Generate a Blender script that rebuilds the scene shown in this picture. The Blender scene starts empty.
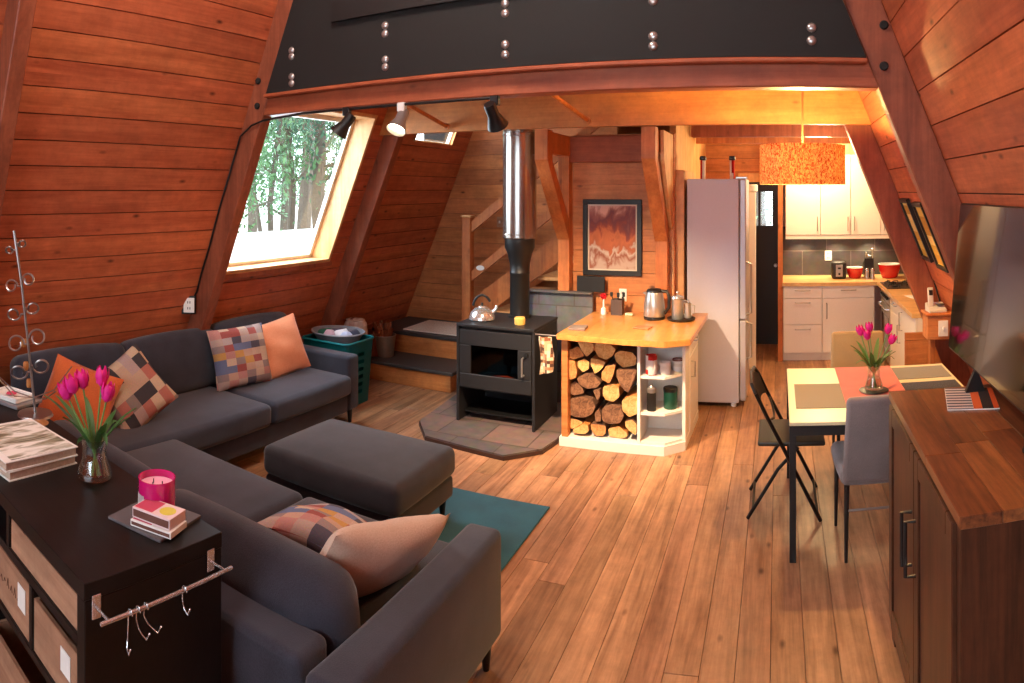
import bpy, bmesh, math, random
from mathutils import Vector, Matrix, Euler
random.seed(7)
S = bpy.context.scene
PI = math.pi
R = math.radians

# ---------------------------------------------------------------- camera
# the photograph is a stitched phone panorama: central cylindrical projection,
# 670 px per radian, horizon at row 190, the house's long axis at column 778
F, VX, HY, HC = 670.0, 778.0, 190.0, 1.95
cd = bpy.data.cameras.new('camera')
cam = bpy.data.objects.new('camera', cd)
S.collection.objects.link(cam)
S.camera = cam
cd.type = 'PANO'
cd.panorama_type = 'CENTRAL_CYLINDRICAL'
cd.central_cylindrical_radius = 1.0
cd.central_cylindrical_range_u_min = -512 / F
cd.central_cylindrical_range_u_max = 512 / F
cd.central_cylindrical_range_v_min = -(683 - HY) / F
cd.central_cylindrical_range_v_max = HY / F
cd.clip_start = 0.02
cd.clip_end = 300
cam.location = (0, 0, HC)
cam.rotation_euler = (PI / 2, 0, -(512 - VX) / F)

# ---------------------------------------------------------------- world, light, exposure
vs = S.view_settings
vs.view_transform = 'Standard'
vs.look = 'None'
vs.exposure = 0.0
vs.gamma = 1.0
vs.use_curve_mapping = False
S.cycles.max_bounces = 8
S.cycles.sample_clamp_indirect = 4.0
W = bpy.data.worlds.new('sky')
S.world = W
W.use_nodes = True
bg = W.node_tree.nodes['Background']
bg.inputs[0].default_value = (0.80, 0.91, 1.0, 1)
bg.inputs[1].default_value = 5.5


def lamp(name, kind, loc, energy, col, rot=(0, 0, 0), **kw):
    d = bpy.data.lights.new(name, kind)
    d.energy = energy
    d.color = col
    for k, v in kw.items():
        setattr(d, k, v)
    o = bpy.data.objects.new(name, d)
    o.location = loc
    o.rotation_euler = rot
    S.collection.objects.link(o)
    return o


def aim(o, target):
    o.rotation_euler = (Vector(target) - o.location).to_track_quat('-Z', 'Y').to_euler()


WARM = (1.0, 0.62, 0.30)
# daylight entering by the left window, the front gable glass and the stair roof window
a = lamp('daylight_window', 'AREA', (-4.25, 4.25, 2.15), 60, (0.72, 0.87, 1.0), shape='RECTANGLE', size=1.4, size_y=1.2)
aim(a, (-1.2, 4.2, 0.2))
a = lamp('daylight_gable', 'AREA', (-1.36, -2.3, 2.3), 36, (0.76, 0.87, 1.0), shape='RECTANGLE', size=3.2, size_y=2.2)
aim(a, (-1.6, 4.0, 0.6))
a = lamp('daylight_roof', 'AREA', (-4.1, 6.15, 2.95), 60, (1.0, 0.93, 0.85), shape='RECTANGLE', size=0.6, size_y=0.5)
aim(a, (-2.6, 6.3, 0.4))
# unseen light put in under the ridge so the living room walls read lit
lamp('ridge_light', 'POINT', (-1.7, 1.7, 4.4), 228, (1.0, 0.89, 0.79), shadow_soft_size=0.35)
# fill lights added to brighten kitchen and hall; no fixtures hang there
lamp('kitchen_fill', 'POINT', (0.45, 7.45, 2.42), 85, (1.0, 0.76, 0.38), shadow_soft_size=0.12)
lamp('kitchen_fill_front', 'POINT', (0.45, 6.35, 2.25), 42, (1.0, 0.76, 0.42), shadow_soft_size=0.1)
lamp('hall_fill', 'POINT', (-0.35, 7.6, 2.6), 9, (1.0, 0.6, 0.25), shadow_soft_size=0.1)


def sl(h, a=1.0):
    h = h.lstrip('#')
    v = [int(h[i:i + 2], 16) / 255 for i in (0, 2, 4)]
    return tuple((c / 12.92 if c <= 0.04045 else ((c + 0.055) / 1.055) ** 2.4) for c in v) + (a,)


# ---------------------------------------------------------------- pixel helpers (for measuring only)
def at(px, py, Y):
    p = (px - VX) / F
    r = Y / math.cos(p)
    return Vector((Y * math.tan(p), Y, HC - r * (py - HY) / F))


# ---------------------------------------------------------------- mesh helpers
def BM():
    return bmesh.new()


def add_box(bm, c, s, rot=None, bev=0.0, seg=2):
    m = Matrix.Translation(Vector(c))
    if rot:
        m = m @ Euler(rot).to_matrix().to_4x4()
    m = m @ Matrix.Diagonal((s[0], s[1], s[2], 1))
    r = bmesh.ops.create_cube(bm, size=1.0, matrix=m)
    if bev > 0:
        vs_ = set(r['verts'])
        es = [e for e in bm.edges if e.verts[0] in vs_ and e.verts[1] in vs_]
        bmesh.ops.bevel(bm, geom=es, offset=bev, segments=seg, affect='EDGES', profile=0.5, clamp_overlap=True)
    return bm


def bx(bm, x0, x1, y0, y1, z0, z1, bev=0.0, seg=2):
    return add_box(bm, ((x0 + x1) / 2, (y0 + y1) / 2, (z0 + z1) / 2), (abs(x1 - x0), abs(y1 - y0), abs(z1 - z0)), None, bev, seg)


def add_prism(bm, pts, axis, a, b):
    """extrude a 2D polygon along an axis. axis 'y': pts are (x,z); 'x': (y,z); 'z': (x,y)"""
    def mk(p, t):
        return {'y': (p[0], t, p[1]), 'x': (t, p[0], p[1]), 'z': (p[0], p[1], t)}[axis]
    v0 = [bm.verts.new(mk(p, a)) for p in pts]
    v1 = [bm.verts.new(mk(p, b)) for p in pts]
    n = len(pts)
    fs = [bm.faces.new(v0), bm.faces.new(v1[::-1])]
    for i in range(n):
        fs.append(bm.faces.new((v0[i], v1[i], v1[(i + 1) % n], v0[(i + 1) % n])))
    bmesh.ops.recalc_face_normals(bm, faces=fs)
    return bm


def add_tube(bm, pts, r, n=10, closed=False, rs=None):
    pts = [Vector(p) for p in pts]
    rings = []
    N = len(pts)
    up = None
    for i, p in enumerate(pts):
        if closed:
            t = (pts[(i + 1) % N] - pts[i - 1]).normalized()
        else:
            t = (pts[min(i + 1, N - 1)] - pts[max(i - 1, 0)]).normalized()
        if up is None:
            up = Vector((0, 0, 1)) if abs(t.z) < 0.9 else Vector((1, 0, 0))
        s = t.cross(up).normalized()
        up = s.cross(t).normalized()
        rr = rs[i] if rs else r
        rings.append([bm.verts.new(p + (s * math.cos(2 * PI * k / n) + up * math.sin(2 * PI * k / n)) * rr) for k in range(n)])
    fs = []
    for i in range(N - 1 + (1 if closed else 0)):
        a_, b_ = rings[i], rings[(i + 1) % N]
        for k in range(n):
            fs.append(bm.faces.new((a_[k], a_[(k + 1) % n], b_[(k + 1) % n], b_[k])))
    if not closed:
        fs.append(bm.faces.new(rings[0]))
        fs.append(bm.faces.new(rings[-1][::-1]))
    bmesh.ops.recalc_face_normals(bm, faces=fs)
    return bm


def add_lathe(bm, prof, n=28, c=(0, 0, 0), m=None):
    """prof: (radius, z) from bottom to top; radius 0 closes"""
    c = Vector(c)
    rings = []
    for r, z in prof:
        if r < 1e-5:
            rings.append([bm.verts.new((0, 0, z))])
        else:
            rings.append([bm.verts.new((r * math.cos(2 * PI * k / n), r * math.sin(2 * PI * k / n), z)) for k in range(n)])
    fs = []
    for a_, b_ in zip(rings, rings[1:]):
        for k in range(n):
            k2 = (k + 1) % n
            if len(a_) == 1 and len(b_) == 1:
                continue
            if len(a_) == 1:
                fs.append(bm.faces.new((a_[0], b_[k2], b_[k])))
            elif len(b_) == 1:
                fs.append(bm.faces.new((a_[k], a_[k2], b_[0])))
            else:
                fs.append(bm.faces.new((a_[k], a_[k2], b_[k2], b_[k])))
    bmesh.ops.recalc_face_normals(bm, faces=fs)
    vs_ = [v for r_ in rings for v in r_]
    mm = Matrix.Translation(c)
    if m is not None:
        mm = mm @ m
    bmesh.ops.transform(bm, matrix=mm, verts=vs_)
    return bm


def add_cyl(bm, c, r, h, n=24, axis='z', bev=0.0):
    m = {'z': Matrix.Identity(4), 'x': Matrix.Rotation(PI / 2, 4, 'Y'), 'y': Matrix.Rotation(-PI / 2, 4, 'X')}[axis]
    b = min(bev, h / 2.01, r * 0.9)
    if b > 0:
        prof = [(0, -h / 2), (r - b, -h / 2), (r, -h / 2 + b), (r, h / 2 - b), (r - b, h / 2), (0, h / 2)]
    else:
        prof = [(0, -h / 2), (r, -h / 2), (r, h / 2), (0, h / 2)]
    return add_lathe(bm, prof, n, c, m)


def soft(bm_, size, r=0.05, seg=4, puff=0.02, cuts=6, jit=0.0):
    """upholstered rounded block centred on the origin"""
    bm = BM()
    add_box(bm, (0, 0, 0), size, None, r, seg)
    sx, sy, sz = size
    for ax, L in ((0, sx), (1, sy), (2, sz)):
        k = max(1, int(L / 0.14))
        for i in range(1, k):
            co = Vector((0, 0, 0)); no = Vector((0, 0, 0))
            co[ax] = -L / 2 + r + (L - 2 * r) * i / k if L > 2 * r else 0
            no[ax] = 1
            bmesh.ops.bisect_plane(bm, geom=bm.verts[:] + bm.edges[:] + bm.faces[:], plane_co=co, plane_no=no)
    for v in bm.verts:
        x, y, z = v.co.x / (sx / 2), v.co.y / (sy / 2), v.co.z / (sz / 2)
        fx = max(0, 1 - abs(x) ** 2.4); fy = max(0, 1 - abs(y) ** 2.4); fz = max(0, 1 - abs(z) ** 2.4)
        v.co.z += puff * (z) * fx * fy
        v.co.y += puff * 0.6 * (y) * fx * fz
        v.co.x += puff * 0.5 * (x) * fy * fz
        if jit:
            v.co.z += jit * math.sin(7 * v.co.x + 3) * math.cos(6 * v.co.y)
    me = bpy.data.meshes.new('t'); bm.to_mesh(me); bm.free()
    return me


def soft_into(bm, size, c, r=0.05, puff=0.02, rot=None, seg=4):
    me = soft(None, size, r, seg, puff)
    m = Matrix.Translation(Vector(c))
    if rot:
        m = m @ Euler(rot).to_matrix().to_4x4()
    me.transform(m)
    bm.from_mesh(me)
    bpy.data.meshes.remove(me)
    return bm


def pillow_bm(w, h, t, n=18, pinch=0.045, seed=0):
    """a throw pillow: w by h in its own XZ plane, t thick along Y, with pointed corners"""
    rnd = random.Random(seed)
    ph = [rnd.uniform(0, 6) for _ in range(4)]
    bm = BM()
    grid = {}
    for s in (1, -1):
        for i in range(n + 1):
            for j in range(n + 1):
                u, v = -1 + 2 * i / n, -1 + 2 * j / n
                edge = i in (0, n) or j in (0, n)
                if edge and s == -1:
                    grid[(s, i, j)] = grid[(1, i, j)]
                    continue
                th = ((1 - u * u) * (1 - v * v)) ** 0.42
                x = u * w / 2 * (1 - pinch * (1 - v * v) * abs(u) ** 1.5)
                z = v * h / 2 * (1 - pinch * (1 - u * u) * abs(v) ** 1.5)
                wr = 0.012 * math.sin(4 * u + ph[0] + 3 * v) * math.cos(3 * v + ph[1]) * th
                y = s * th * t / 2 + wr + 0.02 * math.sin(2.3 * u + ph[2]) * abs(v)
                grid[(s, i, j)] = bm.verts.new((x, y, z))
    fs = []
    for s in (1, -1):
        for i in range(n):
            for j in range(n):
                q = [grid[(s, i, j)], grid[(s, i + 1, j)], grid[(s, i + 1, j + 1)], grid[(s, i, j + 1)]]
                fs.append(bm.faces.new(q if s == -1 else q[::-1]))
    bmesh.ops.recalc_face_normals(bm, faces=fs)
    return bm


# ---------------------------------------------------------------- object helpers
def obj(name, bm, mat=None, parent=None, loc=None, rot=None, smooth=None, label=None, sub=0):
    me = bpy.data.meshes.new(name)
    bm.to_mesh(me)
    bm.free()
    o = bpy.data.objects.new(name, me)
    S.collection.objects.link(o)
    if mat is not None:
        me.materials.append(mat)
    if parent is not None:
        o.parent = parent
    if loc is not None:
        o.location = loc
    if rot is not None:
        o.rotation_euler = rot
    if smooth:
        ang = R(38) if smooth is True else R(smooth)
        for p in me.polygons:
            p.use_smooth = True
        me.set_sharp_from_angle(angle=ang)
    if label:
        o['label'] = label
    if sub:
        m = o.modifiers.new('s', 'SUBSURF'); m.levels = sub; m.render_levels = sub
    return o


def tag(o, label, cat, group=None, kind=None):
    o['label'] = label
    o['category'] = cat
    if group:
        o['group'] = group
    if kind:
        o['kind'] = kind
    return o


def thing(name, label, cat, loc=(0, 0, 0), rz=0.0, group=None, rot=None):
    o = bpy.data.objects.new(name, None)
    S.collection.objects.link(o)
    o.empty_display_size = 0.1
    o.location = loc
    o.rotation_euler = rot if rot else (0, 0, rz)
    return tag(o, label, cat, group)


def struct(name, bm, mat, parent=None, **kw):
    o = obj(name, bm, mat, parent, **kw)
    if parent is None:
        o['kind'] = 'structure'
    return o


def sroot(name, loc=(0, 0, 0)):
    o = bpy.data.objects.new(name, None)
    S.collection.objects.link(o)
    o.location = loc
    o['kind'] = 'structure'
    return o


def copy_tree(o, parent=None):
    c = o.copy()
    S.collection.objects.link(c)
    c.parent = parent
    for ch in list(o.children):
        copy_tree(ch, c)
    return c


# ---------------------------------------------------------------- materials
def newmat(name):
    m = bpy.data.materials.new(name)
    m.use_nodes = True
    nt = m.node_tree
    return m, nt, nt.nodes['Principled BSDF']


def flat(name, col, rough=0.5, metal=0.0, emit=None, es=0.0, spec=0.5, bump=0.0, bs=60, coat=0.0, trans=0.0, var=0.0):
    m, nt, p = newmat(name)
    p.inputs['Base Color'].default_value = sl(col) if isinstance(col, str) else col
    p.inputs['Roughness'].default_value = rough
    p.inputs['Metallic'].default_value = metal
    p.inputs['Specular IOR Level'].default_value = spec
    p.inputs['Coat Weight'].default_value = coat
    p.inputs['Transmission Weight'].default_value = trans
    if emit:
        p.inputs['Emission Color'].default_value = sl(emit)
        p.inputs['Emission Strength'].default_value = es
    tc = nt.nodes.new('ShaderNodeTexCoord')
    nz = nt.nodes.new('ShaderNodeTexNoise')
    nz.inputs['Scale'].default_value = bs
    nz.inputs['Detail'].default_value = 4
    nt.links.new(tc.outputs['Object'], nz.inputs['Vector'])
    if bump:
        b = nt.nodes.new('ShaderNodeBump')
        b.inputs['Strength'].default_value = bump
        b.inputs['Distance'].default_value = 0.004
        nt.links.new(nz.outputs['Fac'], b.inputs['Height'])
        nt.links.new(b.outputs['Normal'], p.inputs['Normal'])
    v = var if var else 0.05
    mr = nt.nodes.new('ShaderNodeMapRange')
    mr.inputs['To Min'].default_value = 1 - v
    mr.inputs['To Max'].default_value = 1 + v
    nt.links.new(nz.outputs['Fac'], mr.inputs['Value'])
    hs = nt.nodes.new('ShaderNodeHueSaturation')
    hs.inputs['Color'].default_value = sl(col) if isinstance(col, str) else col
    nt.links.new(mr.outputs['Result'], hs.inputs['Value'])
    nt.links.new(hs.outputs['Color'], p.inputs['Base Color'])
    return m


def wood(name, c1, c2, grain='Y', rough=0.5, fine=1.0, knots=0.5, var=0.18, bump=0.12, coat=0.0, spec=0.35, hue=0.003, dark='#3a1508'):
    """fir boards: long grain streaks along one axis, a few knots, each board its own tone"""
    m, nt, p = newmat(name)
    N, L = nt.nodes, nt.links
    tc = N.new('ShaderNodeTexCoord')
    geo = N.new('ShaderNodeNewGeometry')
    wn = N.new('ShaderNodeTexWhiteNoise'); wn.noise_dimensions = '1D'
    L.new(geo.outputs['Random Per Island'], wn.inputs['W'])
    off = N.new('ShaderNodeVectorMath'); off.operation = 'SCALE'; off.inputs['Scale'].default_value = 23.0
    L.new(wn.outputs['Color'], off.inputs[0])
    ad = N.new('ShaderNodeVectorMath'); ad.operation = 'ADD'
    L.new(tc.outputs['Object'], ad.inputs[0]); L.new(off.outputs[0], ad.inputs[1])
    mp = N.new('ShaderNodeMapping')
    s = {'X': (0.9, 14, 14), 'Y': (14, 0.9, 14), 'Z': (14, 14, 0.9)}[grain]
    mp.inputs['Scale'].default_value = [v * fine for v in s]
    L.new(ad.outputs[0], mp.inputs['Vector'])
    n1 = N.new('ShaderNodeTexNoise'); n1.inputs['Scale'].default_value = 1.0; n1.inputs['Detail'].default_value = 6
    n1.inputs['Roughness'].default_value = 0.65; n1.inputs['Distortion'].default_value = 0.6
    L.new(mp.outputs[0], n1.inputs['Vector'])
    n2 = N.new('ShaderNodeTexNoise'); n2.inputs['Scale'].default_value = 5.0; n2.inputs['Detail'].default_value = 3
    L.new(mp.outputs[0], n2.inputs['Vector'])
    mx = N.new('ShaderNodeMath'); mx.operation = 'MULTIPLY_ADD'; mx.inputs[1].default_value = 0.35
    L.new(n2.outputs['Fac'], mx.inputs[0]); L.new(n1.outputs['Fac'], mx.inputs[2])
    rp = N.new('ShaderNodeValToRGB')
    rp.color_ramp.elements[0].position = 0.42; rp.color_ramp.elements[0].color = sl(c2)
    rp.color_ramp.elements[1].position = 0.86; rp.color_ramp.elements[1].color = sl(c1)
    L.new(mx.outputs[0], rp.inputs['Fac'])
    hs = N.new('ShaderNodeHueSaturation')
    mr = N.new('ShaderNodeMapRange'); mr.inputs['To Min'].default_value = 1 - var; mr.inputs['To Max'].default_value = 1 + var
    L.new(geo.outputs['Random Per Island'], mr.inputs['Value'])
    L.new(mr.outputs['Result'], hs.inputs['Value'])
    mh = N.new('ShaderNodeMapRange'); mh.inputs['To Min'].default_value = 0.5 - hue; mh.inputs['To Max'].default_value = 0.5 + hue
    sp = N.new('ShaderNodeSeparateColor'); L.new(wn.outputs['Color'], sp.inputs[0])
    L.new(sp.outputs[1], mh.inputs['Value']); L.new(mh.outputs['Result'], hs.inputs['Hue'])
    L.new(rp.outputs['Color'], hs.inputs['Color'])
    last = hs.outputs['Color']
    n3 = N.new('ShaderNodeTexNoise'); n3.inputs['Scale'].default_value = 7.0; n3.inputs['Detail'].default_value = 8; n3.inputs['Roughness'].default_value = 0.7
    L.new(ad.outputs[0], n3.inputs['Vector'])
    m3 = N.new('ShaderNodeMapRange'); m3.inputs['From Min'].default_value = 0.3; m3.inputs['From Max'].default_value = 0.7
    m3.inputs['To Min'].default_value = 0.78; m3.inputs['To Max'].default_value = 1.2
    L.new(n3.outputs['Fac'], m3.inputs['Value'])
    h3 = N.new('ShaderNodeHueSaturation'); L.new(m3.outputs['Result'], h3.inputs['Value']); L.new(last, h3.inputs['Color'])
    last = h3.outputs['Color']
    if knots:
        mk = N.new('ShaderNodeMapping')
        ks = {'X': (3.3, 7.0, 7.0), 'Y': (7.0, 3.3, 7.0), 'Z': (7.0, 7.0, 3.3)}[grain]
        mk.inputs['Scale'].default_value = ks
        L.new(ad.outputs[0], mk.inputs['Vector'])
        vo = N.new('ShaderNodeTexVoronoi'); vo.inputs['Scale'].default_value = 1.0; vo.inputs['Randomness'].default_value = 1.0
        L.new(mk.outputs[0], vo.inputs['Vector'])
        kr = N.new('ShaderNodeValToRGB')
        kr.color_ramp.elements[0].position = 0.03; kr.color_ramp.elements[0].color = (1, 1, 1, 1)
        kr.color_ramp.elements[1].position = 0.13; kr.color_ramp.elements[1].color = (0, 0, 0, 1)
        L.new(vo.outputs['Distance'], kr.inputs['Fac'])
        km = N.new('ShaderNodeMath'); km.operation = 'MULTIPLY'; km.inputs[1].default_value = knots
        L.new(kr.outputs['Color'], km.inputs[0])
        mc = N.new('ShaderNodeMixRGB'); mc.inputs['Color2'].default_value = sl(dark)
        L.new(km.outputs[0], mc.inputs['Fac']); L.new(last, mc.inputs['Color1'])
        last = mc.outputs['Color']
    L.new(last, p.inputs['Base Color'])
    p.inputs['Roughness'].default_value = rough
    p.inputs['Specular IOR Level'].default_value = spec
    p.inputs['Coat Weight'].default_value = coat
    p.inputs['Coat Roughness'].default_value = 0.25
    if bump:
        b = N.new('ShaderNodeBump'); b.inputs['Strength'].default_value = bump; b.inputs['Distance'].default_value = 0.004
        L.new(mx.outputs[0], b.inputs['Height']); L.new(b.outputs['Normal'], p.inputs['Normal'])
    return m


def fabric(name, c, c2=None, scale=260, bump=0.35, rough=0.95, mix=0.5):
    m, nt, p = newmat(name)
    N, L = nt.nodes, nt.links
    tc = N.new('ShaderNodeTexCoord')
    n = N.new('ShaderNodeTexNoise'); n.inputs['Scale'].default_value = scale; n.inputs['Detail'].default_value = 2
    n2 = N.new('ShaderNodeTexNoise'); n2.inputs['Scale'].default_value = 7; n2.inputs['Detail'].default_value = 3
    L.new(tc.outputs['Object'], n.inputs['Vector']); L.new(tc.outputs['Object'], n2.inputs['Vector'])
    ad = N.new('ShaderNodeMath'); ad.operation = 'ADD'
    L.new(n.outputs['Fac'], ad.inputs[0]); L.new(n2.outputs['Fac'], ad.inputs[1])
    rp = N.new('ShaderNodeValToRGB')
    rp.color_ramp.elements[0].position = 0.75 - 0.3; rp.color_ramp.elements[0].color = sl(c2 or c)
    rp.color_ramp.elements[1].position = 1.0; rp.color_ramp.elements[1].color = sl(c)
    h = N.new('ShaderNodeMath'); h.operation = 'MULTIPLY'; h.inputs[1].default_value = 0.8
    L.new(ad.outputs[0], h.inputs[0]); L.new(h.outputs[0], rp.inputs['Fac'])
    L.new(rp.outputs['Color'], p.inputs['Base Color'])
    p.inputs['Roughness'].default_value = rough
    p.inputs['Specular IOR Level'].default_value = 0.15
    p.inputs['Sheen Weight'].default_value = 0.25
    p.inputs['Sheen Roughness'].default_value = 0.5
    b = N.new('ShaderNodeBump'); b.inputs['Strength'].default_value = bump; b.inputs['Distance'].default_value = 0.003
    L.new(n.outputs['Fac'], b.inputs['Height']); L.new(b.outputs['Normal'], p.inputs['Normal'])
    return m


def patches(name, cols, sx=9.0, sz=9.0, seed=0.0, stripes=True, axes=('x', 'z')):
    """woven patchwork: cells of random palette colour"""
    m, nt, p = newmat(name)
    N, L = nt.nodes, nt.links
    tc = N.new('ShaderNodeTexCoord')
    mp = N.new('ShaderNodeMapping'); mp.inputs['Scale'].default_value = (sx, 0.0, sz); mp.inputs['Location'].default_value = (seed, 0.5, seed * 0.7)
    L.new(tc.outputs['Object'], mp.inputs['Vector'])
    fl = N.new('ShaderNodeVectorMath'); fl.operation = 'FLOOR'
    L.new(mp.outputs[0], fl.inputs[0])
    wn = N.new('ShaderNodeTexWhiteNoise'); wn.noise_dimensions = '3D'
    L.new(fl.outputs[0], wn.inputs['Vector'])
    rp = N.new('ShaderNodeValToRGB'); rp.color_ramp.interpolation = 'CONSTANT'
    el = rp.color_ramp.elements
    el[0].position = 0; el[0].color = sl(cols[0])
    el[1].position = 1 / len(cols); el[1].color = sl(cols[1])
    for i in range(2, len(cols)):
        e = el.new(i / len(cols)); e.color = sl(cols[i])
    L.new(wn.outputs['Value'], rp.inputs['Fac'])
    nz = N.new('ShaderNodeTexNoise'); nz.inputs['Scale'].default_value = 200
    L.new(tc.outputs['Object'], nz.inputs['Vector'])
    mx = N.new('ShaderNodeMixRGB'); mx.blend_type = 'OVERLAY'; mx.inputs['Fac'].default_value = 0.35
    L.new(rp.outputs['Color'], mx.inputs['Color1']); L.new(nz.outputs['Color'], mx.inputs['Color2'])
    L.new(mx.outputs['Color'], p.inputs['Base Color'])
    p.inputs['Roughness'].default_value = 0.95
    p.inputs['Specular IOR Level'].default_value = 0.1
    b = N.new('ShaderNodeBump'); b.inputs['Strength'].default_value = 0.3; b.inputs['Distance'].default_value = 0.003
    L.new(nz.outputs['Fac'], b.inputs['Height']); L.new(b.outputs['Normal'], p.inputs['Normal'])
    return m


def glass_thin(name, tint=(1, 1, 1, 1), refl=0.08):
    m = bpy.data.materials.new(name); m.use_nodes = True
    nt = m.node_tree; N, L = nt.nodes, nt.links
    N.remove(N['Principled BSDF'])
    tr = N.new('ShaderNodeBsdfTransparent'); tr.inputs[0].default_value = tint
    gl = N.new('ShaderNodeBsdfGlossy'); gl.inputs['Roughness'].default_value = 0.03
    fr = N.new('ShaderNodeLayerWeight')
    pw = N.new('ShaderNodeMath'); pw.operation = 'POWER'; pw.inputs[1].default_value = 4.0
    L.new(fr.outputs['Facing'], pw.inputs[0])
    mul = N.new('ShaderNodeMath'); mul.operation = 'MULTIPLY_ADD'; mul.inputs[1].default_value = 0.7; mul.inputs[2].default_value = refl * 0.5
    mul.use_clamp = True
    L.new(pw.outputs[0], mul.inputs[0])
    mx = N.new('ShaderNodeMixShader')
    L.new(mul.outputs[0], mx.inputs[0]); L.new(tr.outputs[0], mx.inputs[1]); L.new(gl.outputs[0], mx.inputs[2])
    L.new(mx.outputs[0], N['Material Output'].inputs[0])
    return m


def tiles(name, cols, sx, sy, sz, rough=0.5, mortar='#2b2624', bw=0.6, bh=0.3, ms=0.01, offset=0.5, rot=(0, 0, 0)):
    m, nt, p = newmat(name)
    N, L = nt.nodes, nt.links
    tc = N.new('ShaderNodeTexCoord')
    mp = N.new('ShaderNodeMapping'); mp.inputs['Rotation'].default_value = rot
    L.new(tc.outputs['Object'], mp.inputs['Vector'])
    br = N.new('ShaderNodeTexBrick')
    br.inputs['Scale'].default_value = 1.0
    br.inputs['Brick Width'].default_value = bw
    br.inputs['Row Height'].default_value = bh
    br.inputs['Mortar Size'].default_value = ms
    br.inputs['Color1'].default_value = sl(cols[0]); br.inputs['Color2'].default_value = sl(cols[1])
    br.inputs['Mortar'].default_value = sl(mortar)
    br.offset = offset
    L.new(mp.outputs[0], br.inputs['Vector'])
    nz = N.new('ShaderNodeTexNoise'); nz.inputs['Scale'].default_value = 14; nz.inputs['Detail'].default_value = 6
    L.new(tc.outputs['Object'], nz.inputs['Vector'])
    mx = N.new('ShaderNodeMixRGB'); mx.blend_type = 'OVERLAY'; mx.inputs['Fac'].default_value = 0.6
    L.new(br.outputs['Color'], mx.inputs['Color1']); L.new(nz.outputs['Color'], mx.inputs['Color2'])
    hs = N.new('ShaderNodeHueSaturation'); hs.inputs['Saturation'].default_value = 0.75
    L.new(mx.outputs['Color'], hs.inputs['Color'])
    L.new(hs.outputs['Color'], p.inputs['Base Color'])
    p.inputs['Roughness'].default_value = rough
    b = N.new('ShaderNodeBump'); b.inputs['Strength'].default_value = 0.3; b.inputs['Distance'].default_value = 0.004
    L.new(br.outputs['Fac'], b.inputs['Height']); b.invert = True
    L.new(b.outputs['Normal'], p.inputs['Normal'])
    return m


M = {}
M['wall'] = wood('wall_boards', '#c46c45', '#9b4a2c', 'Y', 0.5, 1.0, 0.85, 0.12, coat=0.15)
M['back'] = wood('stair_boards', '#c27c48', '#9a5a32', 'X', 0.55, 1.0, 0.85, 0.15)
M['pwall'] = wood('partition_boards', '#c98550', '#a86236', 'X', 0.5, 1.0, 0.85, 0.12)
M['floor'] = wood('floor_boards', '#b88a66', '#6d4932', 'Y', 0.42, 0.9, 0.9, 0.25, coat=0.12, hue=0.004)
M['rafter'] = wood('rafter_timber', '#98543a', '#733a26', 'Z', 0.5, 0.8, 0.5, 0.05)
M['beam'] = wood('beam_timber', '#b2613d', '#8c4328', 'X', 0.5, 0.8, 0.5, 0.05)
M['post'] = wood('post_timber', '#c97e45', '#a4582c', 'Z', 0.5, 0.8, 0.5, 0.05)
M['ceil'] = wood('ceiling_boards', '#b0724a', '#8a5030', 'Y', 0.55, 1.0, 0.5, 0.12)
M['beamgold'] = wood('golden_beam', '#c98548', '#a86432', 'X', 0.5, 0.6, 0.5, 0.05)
M['lightwood'] = wood('pale_fir', '#deb07a', '#c48d54', 'Z', 0.5, 0.8, 0.2, 0.06)
M['riser'] = wood('riser_fir', '#cf8a4e', '#a9632f', 'X', 0.5, 0.8, 0.6, 0.1)
M['counter'] = wood('butcher_block', '#d99a55', '#b97233', 'Y', 0.28, 0.9, 0.0, 0.14, coat=0.35, spec=0.5)
M['walnut'] = wood('rustic_walnut', '#5a3521', '#2a170e', 'Z', 0.4, 1.2, 0.2, 0.3, coat=0.15)  # sideboard sides coloured darker than its top to deepen the near end's shade
M['walnut_top'] = wood('rustic_walnut_top', '#9c6038', '#43251a', 'Y', 0.3, 1.2, 0.4, 0.45, coat=0.3)
M['blackwood'] = wood('black_brown_wood', '#1d1817', '#120f0e', 'X', 0.42, 1.0, 0.0, 0.05, spec=0.25)
M['crate'] = wood('crate_wood', '#ab8266', '#8a624a', 'X', 0.7, 1.0, 0.2, 0.1)
M['sofa'] = fabric('charcoal_upholstery', '#3a3b46', '#26272f')
M['ott'] = fabric('ottoman_upholstery', '#353236', '#232124')
M['black'] = flat('black_paint', '#131314', 0.45)
M['blackmatte'] = flat('black_felt', '#12100e', 0.75, bump=0.1, bs=40, var=0.2)
M['iron'] = flat('stove_iron', '#29282a', 0.5, 0.3, bump=0.1, bs=150)
M['steel'] = flat('brushed_steel', '#b4b2b0', 0.28, .75)
M['pipe'] = flat('polished_flue', '#a8a39e', 0.2, .85)
M['chrome'] = flat('chrome', '#d2d4d6', 0.16, .75)
M['white'] = flat('white_lacquer', '#ece6dc', 0.35)
M['whiteplastic'] = flat('white_plastic', '#e8e6e0', 0.4)
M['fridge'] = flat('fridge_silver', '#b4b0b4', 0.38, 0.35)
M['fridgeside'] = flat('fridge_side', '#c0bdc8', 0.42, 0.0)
M['orange'] = fabric('rust_orange_cotton', '#d06a3a', '#b4522a', 160)
M['peach'] = fabric('peach_cotton', '#e39a72', '#d2805a', 160)
M['cream'] = fabric('cream_linen', '#cdb4a0', '#b89c88', 160)
M['patch'] = patches('woven_patchwork', ['#b89c86', '#a8685c', '#b09880', '#423d40', '#b49680', '#7e706a', '#a8908a', '#bfa58c'], 14, 11, 0.3)
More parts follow.
